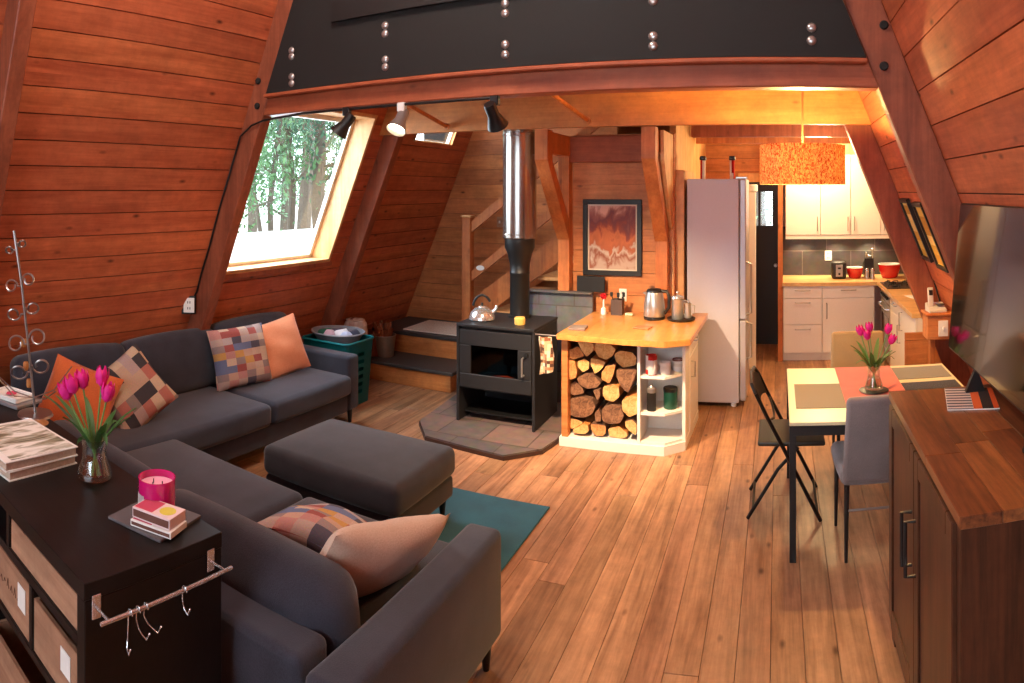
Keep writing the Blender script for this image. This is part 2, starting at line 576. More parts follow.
M['patch2'] = patches('woven_patchwork_blue', ['#b9a090', '#94524e', '#ab958c', '#54505c', '#b69684', '#8d7c7a', '#67708e', '#a89a98', '#c0a894', '#b0807a', '#b88c54'], 13, 19, 3.1)
M['teal'] = fabric('teal_rug', '#1d5a68', '#12404c', 180, 0.6)
M['glass'] = glass_thin('clear_glass')
M['vglass'] = glass_thin('vase_glass', (0.96, 0.98, 0.98, 1), 0.34)
M['gap'] = flat('gap_brown', '#4a2414', 0.9)
M['counter2'] = wood('kitchen_worktop', '#e2bd80', '#cfa062', 'X', 0.3, 0.8, 0.0, 0.05, coat=0.3)
M['slate'] = tiles('slate_tiles', ['#6a615c', '#4c5258'], 1, 1, 1, 0.5, bw=0.42, bh=0.3, mortar='#55504a', ms=0.006)
M['hearth'] = tiles('hearth_tiles', ['#75574a', '#54504f'], 1, 1, 1, 0.45, bw=0.38, bh=0.38, mortar='#4a3a32', ms=0.006)
M['splash'] = tiles('backsplash_tiles', ['#4b4542', '#3f3a38'], 1, 1, 1, 0.35, bw=0.6, bh=0.3, mortar='#6d665f', ms=0.004, rot=(R(90), 0, 0))
M['tread'] = flat('dark_tread', '#3c3836', 0.5, bump=0.2, bs=30, var=0.15)

# ================================================================ ROOM SHELL
K = 0.41                     # dx/dz of the A-frame slope
XC, HWD = -1.36, 2.09        # centre line, half width of the rafters' inner edge at eye height


def xin(z, side):            # inner edge of the rafters
    return XC + side * (HWD + (0.06 if side < 0 else 0) + K * (HC - z))


def xw(z, side, extra=0.0):  # face of the wall boards
    return XC + side * (HWD + 0.2 + (0.03 if side < 0 else 0) + extra + K * (HC - z))


APEX = HC + (HWD + 0.2) / K


def board_wall(name, side, y0, y1, holes=(), z0=0.0, z1=APEX, bh=0.168, extra=0.0, mat=None, zcut=None):
    """sloped wall of horizontal boards; every board its own island; holes = (ya, yb, za, zb)"""
    bm = BM()
    zs = [z0]
    while zs[-1] + bh < z1:
        zs.append(zs[-1] + bh)
    zs.append(z1)
    for h in holes:
        for c in (h[2], h[3]):
            if all(abs(c - z) > 0.004 for z in zs):
                zs.append(c)
    zs.sort()
    rnd = random.Random(len(name) * 7 + int(y0 * 10))
    seams = {}
    for a_, b_ in zip(zs, zs[1:]):
        if b_ - a_ < 0.002:
            continue
        real_top = any(abs((b_ - z0) / bh - round((b_ - z0) / bh)) < 0.01 for _ in (0,))
        row = int((a_ - z0 + 1e-4) / bh)
        iv = [(y0, y1)]
        for h in holes:
            if a_ >= h[2] - 1e-3 and b_ <= h[3] + 1e-3:
                n_ = []
                for (p, q) in iv:
                    if p < h[0]: n_.append((p, min(q, h[0])))
                    if q > h[1]: n_.append((max(p, h[1]), q))
                iv = n_
        g = 0.006 if real_top else 0.0
        for (p, q) in iv:
            if q - p < 0.01:
                continue
            t = 0.03
            xa, xb = xw(a_, side, extra), xw(b_ - g, side, extra)
            add_prism(bm, [(xa, a_), (xb, b_ - g), (xb + side * t, b_ - g), (xa + side * t, a_)], 'y', p, q)
    o = struct(name, bm, mat or M['wall'])
    # dark sheathing behind the gaps
    return o


W1 = (3.52, 4.98, 1.27, 2.62)
W2 = (5.74, 6.54, 2.44, 3.3)
board_wall('wall_left', -1, -2.6, 8.6, holes=(W1, W2), bh=.150)
board_wall('wall_right', 1, -2.6, 5.3, bh=.176)
board_wall('wall_right_kitchen', 1, 5.3, 8.6, extra=0.62, z1=2.75)


def sheath(name, side, holes, y0, y1, extra=0.0, z1=APEX):
    bm = BM()
    zs = sorted(set([0.0, z1] + [h[2] for h in holes] + [h[3] for h in holes]))
    for a_, b_ in zip(zs, zs[1:]):
        iv = [(y0, y1)]
        for h in holes:
            if a_ >= h[2] - 1e-3 and b_ <= h[3] + 1e-3:
                n_ = []
                for (p, q) in iv:
                    if p < h[0]: n_.append((p, min(q, h[0])))
                    if q > h[1]: n_.append((max(p, h[1]), q))
                iv = n_
        for (p, q) in iv:
            xa, xb = xw(a_, side, extra) + side * 0.032, xw(b_, side, extra) + side * 0.032
            add_prism(bm, [(xa, a_), (xb, b_), (xb + side * .03, b_), (xa + side * .03, a_)], 'y', p, q)
    return struct(name, bm, M['gap'])


sheath('wall_left_outer', -1, (W1, W2), -2.6, 8.6)
sheath('wall_right_outer', 1, (), -2.6, 5.3)
sheath('wall_kitchen_outer', 1, (), 5.3, 8.6, 0.62)
bm = BM(); bx(bm, -5, 2.6, 8.56, 8.6, 2.05, 7.6); bx(bm, -5, -.6, 8.56, 8.6, 0, 2.05); bx(bm, .06, 2.6, 8.56, 8.6, 0, 2.05)
struct('wall_back_outer', bm, M['blackmatte'])
bm = BM()
add_prism(bm, [(xw(0, 1) - .05, 0), (xw(2.85, 1) - .05, 2.85), (xw(2.85, 1) + .8, 2.85), (xw(0, 1) + .8, 0)], 'y', 5.3, 5.33)
struct('wall_cheek', bm, M['wall'])
bm = BM(); bx(bm, -1.9, 2.2, 5.3, 8.6, 2.9, 2.93)
struct('ceiling_deck_upper', bm, M['blackmatte'])


def boards_y(name, y, x0, x1, z0, z1, bh=0.168, mat=None, holes=(), slope=True, t=0.03, extra=0.0, vert=False):
    """vertical wall of horizontal boards in a plane of constant y"""
    bm = BM()
    zs = [z0]
    while zs[-1] + bh < z1:
        zs.append(zs[-1] + bh)
    zs.append(z1)
    for h in holes:
        for c in (h[2], h[3]):
            if all(abs(c - z) > 0.004 for z in zs):
                zs.append(c)
    zs.sort()
    for a_, b_ in zip(zs, zs[1:]):
        if b_ - a_ < 0.004: continue
        iv = [(x0, x1)]
        for h in holes:
            if a_ >= h[2] - 1e-3 and b_ <= h[3] + 1e-3:
                n_ = []
                for (p, q) in iv:
                    if p < h[0]: n_.append((p, min(q, h[0])))
                    if q > h[1]: n_.append((max(p, h[1]), q))
                iv = n_
        for (p, q) in iv:
            pts = []
            bb = b_ - 0.004
            l0, l1, r0, r1 = p, p, q, q
            if slope:
                l0 = max(p, xw(a_, -1)); l1 = max(p, xw(bb, -1))
                r0 = min(q, xw(a_, 1, extra)); r1 = min(q, xw(bb, 1, extra))
                if r1 - l1 < 0.01: r1 = l1 + 0.01
                if r0 - l0 < 0.01: continue
            add_prism(bm, [(l0, a_), (r0, a_), (r1, bb), (l1, bb)], 'y', y, y + t)
    return struct(name, bm, mat or M['back'])


# gable behind the viewer with a big window, far gable, stair wall
boards_y('wall_front', -2.63, -5, 3, 0, APEX, mat=M['back'], holes=((-3.0, 0.3, 0.9, 3.4),))
boards_y('wall_stair', 6.95, -5, -1.7, 0, 4.3)
boards_y('wall_back', 8.5, -5, 2.3, 0, APEX, mat=M['back'], holes=((-0.52, 0.02, 0.0, 2.05),), extra=0.62)
w3 = sroot('window_3', (-1.35, -2.6, 2.15))
bm = BM()
for x in (-1.65, -0.55, 0.55, 1.65):
    bx(bm, x - .04, x + .04, -.04, .04, -1.25, 1.25)
for z in (-1.25, 1.25):
    bx(bm, -1.65, 1.65, -.04, .04, z - .04, z + .04)
struct('window_frame', bm, M['lightwood'], w3)
bm = BM(); bx(bm, -1.62, 1.62, -.003, .003, -1.22, 1.22)
struct('window_pane', bm, M['glass'], w3)

# floor of long fir boards
bm = BM()
rnd = random.Random(3)
x = -4.75
while x < 2.5:
    y = -2.7 - rnd.uniform(0, 2.0)
    while y < 8.6:
        L_ = rnd.uniform(2.8, 5.0)
        add_box(bm, (x + .0715, (max(y, -2.7) + min(y + L_, 8.6)) / 2, -0.015), (0.141, max(0.02, min(y + L_, 8.6) - max(y, -2.7) - 0.003), 0.03), None, 0.0015, 1)
        y += L_
    x += 0.143
struct('floor', bm, M['floor'])
bm = BM(); bx(bm, -4.8, 2.6, -2.7, 8.7, -0.06, -0.031)
struct('floor_base', bm, M['blackmatte'])

# ---- A-frame rafters (each pair one structural member per side)
def rafter(name, side, Y, z0=0.0, z1=APEX - .45, d=0.2, t=0.1, mat=None):
    bm = BM()
    pts = [(xin(z0, side), z0), (xin(z1, side), z1), (xin(z1, side) + side * d, z1), (xin(z0, side) + side * d, z0)]
    add_prism(bm, pts, 'y', Y, Y + t)
    bmesh.ops.bevel(bm, geom=bm.edges[:], offset=0.006, segments=1, affect='EDGES')
    o = struct(name, bm, mat or M['rafter'])
    return o


n_ = 1
for Y in (1.46, 3.4, 5.2, 7.0):
    for side in (-1, 1):
        if side == 1 and Y in (1.46, 7.0):
            continue
        rafter('trim_%d' % n_, side, Y); n_ += 1
# bolts on the rafter joints
bb = []
for q in (at(258, 81, 3.392), at(257, 106, 3.392), at(884, 25, 3.392), at(884, 66, 3.392)):
    if True:
        bm = BM()
        add_cyl(bm, (0, 0, 0), 0.024, 0.02, 12, 'y', 0.006)
        o = struct('trim_%d' % n_, bm, M['blackmatte'], loc=q); n_ += 1

# ---- cross beams
bm = BM()
bx(bm, xin(2.5, -1) - .02, xin(2.5, 1) + .02, 3.41, 3.53, 2.475, 2.80, 0.006, 1)
struct('trim_beam_1', bm, M['beam'])
bm = BM()
bx(bm, xin(2.63, -1), xin(2.63, 1), 3.34, 3.41, 2.59, 2.615, 0.006, 1)
struct('trim_beam_cap', bm, M['beam'])
bm = BM()
add_prism(bm, [(xw(2.455, -1) + .002, 2.455), (xw(2.455, 1) - .002, 2.455), (xw(2.849, 1) - .002, 2.849), (xw(2.849, -1) + .002, 2.849)], 'y', 5.12, 5.195)
struct('trim_beam_2', bm, M['beamgold'])
# loft floor over the room between the beams
bm = BM()
x = -3.3
while x < 0.8:
    bx(bm, x, x + .136, 3.53, 5.8, 2.85, 2.88); x += .14
struct('ceiling', bm, M['ceil'])
bm = BM()
x = -1.9
while x < 1.6:
    bx(bm, x, x + .136, 5.8, 8.5, 2.85, 2.88); x += .14
struct('ceiling_kitchen', bm, M['ceil'])
bm = BM(); bx(bm, -2.0, 1.9, 5.75, 8.5, 2.885, 2.9)
struct('ceiling_deck', bm, M['blackmatte'])
# beams over kitchen passage
bm = BM(); bx(bm, -.9, 1.5, 6.9, 7.0, 2.50, 2.8, .004, 1)
struct('trim_beam_3', bm, M['rafter'])
bm = BM(); bx(bm, -.9, 1.5, 7.3, 7.36, 2.46, 2.62, .004, 1)
struct('trim_beam_4', bm, M['post'])

# black loft balustrade panel, bolted
lb = thing('loft_balustrade', 'wide black panel with paired silver bolts closing off the loft above the beam', 'railing', (-1.36, 3.37, 2.62))
bm = BM()
zt = 1.0
pts = [(xin(2.62, -1) + 1.36 + .015, 0), (xin(2.62, 1) + 1.36 - .01, 0), (xin(2.645 + zt, 1) + 1.36 - .01, zt), (xin(2.645 + zt, -1) + 1.36 + .015, zt)]
add_prism(bm, pts, 'y', -0.012, 0.012)
obj('panel', bm, M['blackmatte'], lb)
for px, zz in ((291.5, (2.665, 2.71, 2.845, 2.885)), (385, (2.69, 2.735, 2.89, 2.94)), (505, (2.69, 2.745, 2.915, 2.97)), (653, (2.685, 2.735, 2.915, 2.97)), (811.6, (2.70, 2.765, 2.93, 2.98))):
    for z in zz:
        p = at(px, 50, 3.358)
        bm = BM()
        add_lathe(bm, [(0, 0.012), (0.013, 0.011), (0.022, 0.006), (0.025, 0)][::-1], 12, (0, 0, 0), Matrix.Rotation(PI / 2, 4, 'X'))
        obj('bolt', bm, M['steel'], lb, (p.x + 1.36, -0.012, z - 2.62), smooth=True)
bm = BM(); bx(bm, 0, 1.75, -0.03, 0, 0, .55)
o = obj('dark_screen', bm, flat('dark_panel_m', '#0a0908', .6), None, (-2.62, 3.35, 3.01))  # one flat darker rectangle set in front of the loft panel
tag(o, 'darker flat rectangle high on the black loft panel', 'screen')

# handed pegs under the loft: round poles bracing between the beams
for i, (a_, b_, lab) in enumerate(((at(503, 80, 3.56) , at(587, 122, 5.08), 'thin round pale pole running from near beam to far beam left of the flue'), (at(352, 84, 3.56), at(446, 116, 5.08), 'thin round pole between the two beams near the small roof window'))):
    b_.z = 2.5 if i == 0 else 2.5
    a_.z = 2.72
    bm = BM(); add_tube(bm, [a_ - a_, b_ - a_], 0.018, 10)
    add_lathe(bm, [(0, -.01), (.03, -.01), (.03, .01), (0, .01)], 14, b_ - a_, Matrix.Rotation(PI / 2, 4, 'X'))
    o = obj('brace_pole', bm, M['post'], None, a_, smooth=True)
    tag(o, lab, 'pole')

# ---- partition with the painting
boards_y('wall_partition', 5.9, -1.86, -0.92, 0, 2.46, bh=0.2, mat=M['pwall'], slope=False, t=0.06)
bm = BM(); bx(bm, -1.9, -.95, 5.82, 5.9, 2.2, 2.44, .01, 2)
struct('trim_header', bm, M['beam'])
bm = BM(); bx(bm, -0.98, -0.93, 5.9, 6.0, 0, 2.46); bx(bm, -0.98, -.92, 6.0, 8.5, 0, 2.84)
struct('wall_passage', bm, M['lightwood'])
for i, x in enumerate((-1.92, -1.02)):
    bm = BM(); bx(bm, x - .055, x + .055, 5.79, 5.9, 0.0, 2.44, .004, 1)
    struct('trim_post_%d' % (i + 1), bm, M['post'])
    bm = BM()
    add_prism(bm, [(5.2, 2.453), (5.2, 2.2), (5.78, 1.50), (5.78, 1.68), (5.33, 2.2), (5.33, 2.453)], 'x', x - .056, x + .056)
    o = struct('trim_knee_brace_%d' % (i + 1), bm, M['post'])
    bm = BM(); bx(bm, x - .05, x + .05, 5.34, 5.79, 2.26, 2.44)
    struct('trim_tie_%d' % (i + 1), bm, M['post'])
bm = BM()
add_prism(bm, [(5.4, 2.44), (5.42, 2.2), (5.84, 1.62), (6.05, 1.55), (6.2, 2.12), (6.2, 2.44)], 'x', -0.96, -0.93)
struct('trim_gusset', bm, M['lightwood'])
bm = BM(); bx(bm, -.925, -.845, 5.98, 6.7, 0, 2.13, .003, 1)
struct('trim_fridge_panel', bm, M['lightwood'])

# ---- windows in the left slope
def slope_window(name, w, out=0.24, t=0.03, f=0.035):
    ya, yb, za, zb = w
    r = sroot(name, (0, 0, 0))
    def P(y, z, d):     # point on the board face pushed outwards by d (normal to the slope)
        n = Vector((-1, 0, -K)).normalized() if True else None
        n = Vector((-1, 0, K * 0 - K)).normalized()
        q = Vector((xw(z, -1), y, z))
        return q + Vector((-1, 0, 0)) * d
    bm = BM()
    def slab(pts):
        vs_ = [bm.verts.new(p) for p in pts]
        idx = [(0, 1, 2, 3), (4, 5, 6, 7), (0, 1, 5, 4), (1, 2, 6, 5), (2, 3, 7, 6), (3, 0, 4, 7)]
        fs = [bm.faces.new([vs_[i] for i in q]) for q in idx]
        bmesh.ops.recalc_face_normals(bm, faces=fs)
    i0 = -0.02
    for (y0, y1) in ((ya, ya + t), (yb - t, yb)):
        slab([P(y0, za, i0), P(y0, zb, i0), P(y0, zb, out), P(y0, za, out), P(y1, za, i0), P(y1, zb, i0), P(y1, zb, out), P(y1, za, out)])
    for (z0, z1) in ((za, za + t), (zb - t, zb)):
        slab([P(ya + t, z0, i0), P(yb - t, z0, i0), P(yb - t, z0, out), P(ya + t, z0, out), P(ya + t, z1, i0), P(yb - t, z1, i0), P(yb - t, z1, out), P(ya + t, z1, out)])
    struct('window_casing', bm, M['lightwood'], r)
    bm = BM()
    for (y0, y1, z0, z1) in ((ya + t, ya + t + f, za + t, zb - t), (yb - t - f, yb - t, za + t, zb - t), (ya + t, yb - t, za + t, za + t + f), (ya + t, yb - t, zb - t - f, zb - t)):
        slab([P(y0, z0, out - .04), P(y0, z1, out - .04), P(y0, z1, out), P(y0, z0, out), P(y1, z0, out - .04), P(y1, z1, out - .04), P(y1, z1, out), P(y1, z0, out)])
    struct('window_frame', bm, M['white'], r)
    bm = BM()
    slab([P(ya + t, za + t, out - .02), P(ya + t, zb - t, out - .02), P(ya + t, zb - t, out - .016), P(ya + t, za + t, out - .016), P(yb - t, za + t, out - .02), P(yb - t, zb - t, out - .02), P(yb - t, zb - t, out - .016), P(yb - t, za + t, out - .016)])
    struct('window_pane', bm, M['glass'], r)


slope_window('window_1', W1)
slope_window('window_2', W2, 0.06, .008, .012)
bm = BM()
struct('trim_sill', bx(bm, xw(1.27, -1) - .02, xw(1.27, -1) + .03, 3.5, 5.0, 1.235, 1.27), M['rafter'])

# ================================================================ LANDING, STAIRS
bm = BM()
r = thing('landing_step', 'low wooden entry step with dark tread in the back left corner', 'step', (-3.6, 5.66, 0))
bm = BM(); bx(bm, -.72, .58, 0.02, .48, 0, .165, .004, 1); obj('riser', bm, M['riser'], r)
bm = BM(); bx(bm, -.74, .61, 0, .48, .166, .2, .006, 2); obj('tread', bm, M['tread'], r)
r = thing('landing_platform', 'raised landing with dark edge and pale mat area under the sloping wall', 'landing', (-3.6, 6.14, 0))
bm = BM(); bx(bm, -.66, 1.6, 0.02, .78, 0, .38, .004, 1); obj('riser', bm, M['riser'], r)
bm = BM(); bx(bm, -.66, 1.6, 0, .78, .381, .42, .006, 2); obj('tread', bm, M['tread'], r)
bm = BM(); bx(bm, -.48, .52, -.30, .28, 0, .012, .004, 1)
for k in range(16):
    pass
m = patches('woven_mat', ['#b7a58c', '#a8957a', '#c5b59c', '#9c8870'], 30, 3, 0.0)
m = flat('woven_mat_fibre', '#e2d9c8', 0.9, bump=0.6, bs=70, var=0.45)
tag(obj('door_mat', bm, m, None, (-3.42, 6.52, .42)), 'pale speckled woven mat lying on the landing', 'mat')

st = thing('staircase', 'open wooden staircase rising to the right behind the stove flue', 'staircase', (-3.05, 6.2, .42))
bm = BM()
sl_ = 0.73
def strg(z_off, w, y0, y1, x0=0.0, x1=1.75):
    b = BM()
    add_prism(b, [(x0, x0 * sl_ + z_off), (x1, x1 * sl_ + z_off), (x1, x1 * sl_ + z_off + w), (x0, x0 * sl_ + z_off + w)], 'y', y0, y1)
    return b
obj('stringer', strg(.14, .27, 0, .045, 0.05), M['post'], st)
obj('stringer', strg(.14, .27, .62, .665, 0.05), M['post'], st)
for k in range(6):
    bm = BM(); x0 = .2 + k * .255
    bx(bm, x0, x0 + .27, .046, .618, .26 + k * .186, .295 + k * .186, .004, 1)
    obj('tread', bm, M['lightwood'], st)
rl = thing('stair_railing', 'wooden newel post with two sloping rails beside the staircase', 'railing', (-3.07, 6.15, .42))
bm = BM(); bx(bm, -.05, .05, -.045, .045, 0, 1.25, .006, 1); obj('newel_post', bm, M['post'], rl)
bm = BM(); bx(bm, -.06, .06, -.055, .055, 1.25, 1.27, .004, 1); obj('post_cap', bm, M['lightwood'], rl)
for off, w in ((1.10, .11), (.60, .10)):
    b = BM()
    add_prism(b, [(.05, off), (1.7, off + 1.65 * sl_ * 1.05), (1.7, off + w + 1.65 * sl_ * 1.05), (.05, off + w)], 'y', -.02, .02)
    obj('rail', b, M['post'], rl)
p = at(480, 268, 6.12)
bm = BM(); add_cyl(bm, (0, 0, 0), .035, .006, 20, 'y')
bm2 = bm
bmesh.ops.scale(bm, vec=(1.3, 1, .75), verts=bm.verts)
obj('sticker', bm, M['whiteplastic'], rl, (p.x + 3.07, -.024, p.z - .42), label='small oval white sticker')

# switch plate on the stair wall
def plate(name, loc, w, h, rot=(0, 0, 0), label='', cat='outlet', kind='outlet', mat=None):
    """wall plate facing -y in its own frame"""
    r_ = thing(name, label, cat, loc, 0, None, rot)
    bm = BM(); bx(bm, -w / 2, w / 2, -.008, 0, -h / 2, h / 2, .003, 2); obj('cover_plate', bm, mat or M['whiteplastic'], r_)
    bm = BM()
    if kind == 'outlet':
        for dz in (-h * .2, h * .2):
            for dx in (-w * .1, w * .1):
                bx(bm, dx - .003, dx + .003, -.0095, -.008, dz - .009, dz + .009)
                obj('socket_slot', bm, M['black'], r_); bm = BM()
        pass
    else:
        bx(bm, -.008, .008, -.02, -.008, -.014, .014, .002, 1)
        obj('toggle', bm, M['whiteplastic'], r_)
    return r_


plate('light_switch', at(500, 222, 6.948), .075, .12, (0, 0, 0), 'cream light switch plate on the board wall behind the stairs', 'switch', 'switch', M['crate'])
plate('wall_outlet', at(623, 295, 5.898), .07, .115, (0, 0, 0), 'white outlet plate below the framed canyon picture')

# ================================================================ OUTSIDE
bm = BM(); bx(bm, -60, -4.9, -30, 60, -.4, -.3)
mg = flat('pale_gravel', '#dedbd0', 0.9, var=0.25, bs=3)
struct('ground_outside', bm, mg)
bm = BM(); bx(bm, -8.2, -4.9, -3, 12, -.3, 1.22)
struct('ground_terrace', bm, flat('pale_terrace', '#efece4', .9, var=.1, bs=4))
bark = flat('bark', '#6a5f55', 0.95, bump=0.8, bs=18, var=0.4)


def leafmat(name, c):
    m, nt, p = newmat(name)
    N, L = nt.nodes, nt.links
    g = N.new('ShaderNodeNewGeometry')
    hs = N.new('ShaderNodeHueSaturation'); hs.inputs['Color'].default_value = sl(c)
    mr = N.new('ShaderNodeMapRange'); mr.inputs['To Min'].default_value = .6; mr.inputs['To Max'].default_value = 1.5
    L.new(g.outputs['Random Per Island'], mr.inputs['Value']); L.new(mr.outputs['Result'], hs.inputs['Value'])
    L.new(hs.outputs['Color'], p.inputs['Base Color'])
    p.inputs['Roughness'].default_value = .7
    tr = N.new('ShaderNodeBsdfTranslucent'); L.new(hs.outputs['Color'], tr.inputs[0])
    mx = N.new('ShaderNodeMixShader'); mx.inputs[0].default_value = .4
    L.new(p.outputs[0], mx.inputs[1]); L.new(tr.outputs[0], mx.inputs[2]); L.new(mx.outputs[0], N['Material Output'].inputs[0])
    return m


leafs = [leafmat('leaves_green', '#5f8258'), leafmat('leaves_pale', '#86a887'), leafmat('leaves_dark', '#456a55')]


def tree(loc, h, tr, crown0, cr, nleaf, leaf, seed, label, lean=0.0, ls=.13):
    rnd = random.Random(seed)
    t = thing('tree', label, 'tree', loc, 0, 'trees outside the window')
    bm = BM()
    pts, rs = [], []
    lx, ly = lean, rnd.uniform(-.3, .3)
    for k in range(8):
        f = k / 7
        pts.append((lx * f * f * h * .3 + .08 * math.sin(k * 1.7 + seed), ly * f, f * h)); rs.append(tr * (1 - .75 * f))
    add_tube(bm, pts, tr, 9, rs=rs)
    tips = []
    nb = 16
    for k in range(nb):
        f = crown0 / h + (1 - crown0 / h) * (k + .5) / nb
        i = min(6, int(f * 7)); p = Vector(pts[i]).lerp(Vector(pts[i + 1]), f * 7 - i)
        an = rnd.uniform(0, 2 * PI); L_ = cr * rnd.uniform(.6, 1.1) * (1.15 - f * .6)
        q = p + Vector((math.cos(an), math.sin(an), rnd.uniform(-.1, .45))) * L_
        mid = p.lerp(q, .5) + Vector((0, 0, .12))
        add_tube(bm, [p, mid, q], .02, 5, rs=[tr * .28, tr * .16, .008])
        tips.append((p, mid, q))
    obj('trunk', bm, bark, t, smooth=True)
    bm = BM()
    for k in range(int(nleaf * 2.6)):
        p, mid, q = rnd.choice(tips)
        f = rnd.uniform(.15, 1.1)
        c = (p.lerp(mid, f * 2) if f < .5 else mid.lerp(q, f * 2 - 1)) + Vector((rnd.gauss(0, .3), rnd.gauss(0, .3), rnd.gauss(0, .28)))
        s = ls * .55 * rnd.uniform(.5, 1.2)
        e = Euler((rnd.uniform(0, 6.3), rnd.uniform(0, 6.3), rnd.uniform(0, 6.3))).to_matrix()
        vs_ = [bm.verts.new(c + e @ Vector(v)) for v in ((-s, 0, 0), (0, -s * .4, .1 * s), (s, 0, 0), (0, s * .4, .1 * s))]
        bm.faces.new(vs_)
    obj('foliage', bm, leaf, t)
    return t


def polar(px, r):
    p = (px - VX) / F
    return (r * math.sin(p), r * math.cos(p), -.3)


tr_ = [
    (232, 9.5, 6, .16, 1.2, 1.0, 1700, 0, 'thick trunked tree outside at the left edge of the window', 0),
    (272, 10.5, 7, .07, 2.4, 1.2, 900, 1, 'thin tree forking outside at the middle of the window', .5),
    (262, 12, 7, .06, 2.6, 1.4, 900, 1, 'slender pale tree leaning left outside the window', -.9),
    (290, 11, 7.5, .09, 2.2, 1.2, 1100, 0, 'slim dark tree outside right of the window middle', .1),
    (306, 13.5, 8, .2, 3.4, 1.3, 1000, 2, 'stout reddish trunk outside near the right side of the window', .1),
    (322, 10.5, 7, .17, 2.2, 1.5, 1500, 2, 'dark tree outside at the right edge of the window', -.2),
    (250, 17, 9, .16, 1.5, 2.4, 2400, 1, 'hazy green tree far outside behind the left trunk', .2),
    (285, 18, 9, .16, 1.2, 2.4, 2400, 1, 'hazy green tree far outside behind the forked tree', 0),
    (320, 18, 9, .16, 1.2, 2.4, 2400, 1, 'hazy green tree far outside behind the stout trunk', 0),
    (215, 17, 9, .16, 1.2, 2.6, 2400, 0, 'broad leafy tree far outside beyond the left rafter', 0),
]
for i, (px, r_, h, tr0, c0, cr, n, lf, lab, lean) in enumerate(tr_):
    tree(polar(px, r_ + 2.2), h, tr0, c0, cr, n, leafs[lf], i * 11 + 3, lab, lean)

# ================================================================ passage door, far end
d = sroot('door_1', (-.25, 8.48, 0))
bm = BM()
for (x0, x1, z0, z1) in ((-.27, -.19, 0, 2.05), (.19, .27, 0, 2.05), (-.19, .19, 1.93, 2.05), (-.19, .19, 0, 1.05), (-.19, .19, 1.38, 1.46)):
    pass
for (x0, x1, z0, z1) in ((-.27, -.12, 0, 2.05), (.18, .27, 0, 2.05), (-.12, .18, 1.93, 2.05), (-.12, .18, 0, 1.5), (.0, .03, 1.5, 1.93)):
    bx(bm, x0, x1, 0, .045, z0, z1)
struct('door_leaf', bm, M['black'], d)
bm = BM(); bx(bm, -.12, .0, .02, .024, 1.5, 1.93); bx(bm, .03, .18, .02, .024, 1.5, 1.93)
struct('door_pane', bm, M['glass'], d)
bm = BM(); add_cyl(bm, (.22, -.03, 1.0), .025, .04, 16, 'y', .006)
struct('door_handle', bm, M['steel'], d)
bm = BM(); bx(bm, -.42, .01, 8.42, 8.49, 2.05, 2.16); bx(bm, -.5, -.42, 8.42, 8.49, 0, 2.16)
struct('trim_door', bm, M['lightwood'])
bm = BM(); bx(bm, .0, .055, 7.62, 8.5, 0, 2.46)
struct('trim_kitchen_end', bm, M['post'])
bm = BM(); bx(bm, 6, -8, 12, 12.1, -.4, -.3)
bm.free()
tree((-.3, 13, -.3), 7, .15, .8, 1.8, 1500, leafs[1], 77, 'pale tree seen through the far passage door pane')
# plain cream column for the pale upright strip beside the fridge
fl = thing('pale_column', 'tall cream column with rounded top standing behind the fridge in the passage', 'column', (-.27, 7.3, 0))
bm = BM(); bx(bm, -.05, .03, -.03, .03, 0, 1.93, .01, 2); obj('column_body', bm, M['white'], fl)
bm = BM(); add_cyl(bm, (-.01, 0, 1.97), .06, .08, 20, 'z', .01); obj('column_top', bm, M['white'], fl, smooth=True)
# grey appliance in the passage
ap = thing('washing_machine', 'dark grey front loading washer at the far end of the passage', 'appliance', (-.62, 8.1, 0))
ap.location = (-.63, 8.1, 0)
bm = BM(); bx(bm, -.26, .2, -.3, .3, 0.02, .85, .01, 2); obj('cabinet_body', bm, flat('dark_grey_enamel', '#4a4b4f', .4), ap)
bm = BM(); add_cyl(bm, (-.03, -.31, .45), .15, .03, 28, 'y', .006); obj('drum_door', bm, M['black'], ap, smooth=True)
bm = BM(); bx(bm, -.24, .18, -.31, -.3, .72, .82); obj('control_panel', bm, M['black'], ap)

# ================================================================ STOVE CORNER
# hearth of tiles with a timber-dark edge
h = thing('hearth', 'low tiled hearth slab with clipped corners in front of the wood stove', 'hearth', (-2.2, 5.0, 0))
hp = [(-2.92, 5.72), (-2.84, 4.78), (-2.62, 4.50), (-1.92, 4.42), (-1.70, 4.64), (-1.66, 4.86), (-1.66, 5.72)]
hp = [(x + 2.2, y - 5.0) for x, y in hp]
bm = BM(); add_prism(bm, hp, 'z', 0.001, .03)
obj('edge', bm, flat('hearth_edge', '#3b2721', .5), h)
bm = BM(); add_prism(bm, [(x * .985, y * .985 - .0) for x, y in hp], 'z', .0305, .04)
obj('tiles', bm, M['hearth'], h)

sh = thing('heat_shield', 'low grey slate tiled heat wall behind the stove and beside the island', 'tile panel', (-1.98, 5.80, 0))
bm = BM(); bx(bm, -.36, .34, -.03, .01, 0.02, 1.02)
mm = tiles('slate_wall', ['#77706c', '#565c63'], 1, 1, 1, .5, bw=.34, bh=.30, mortar='#55504a', ms=.006, rot=(R(90), 0, 0))
obj('slab', bm, mm, sh)
bm = BM(); bx(bm, -.37, .34, -.09, .015, 1.021, 1.035, .003, 1)
obj('ledge', bm, M['slate'], sh)

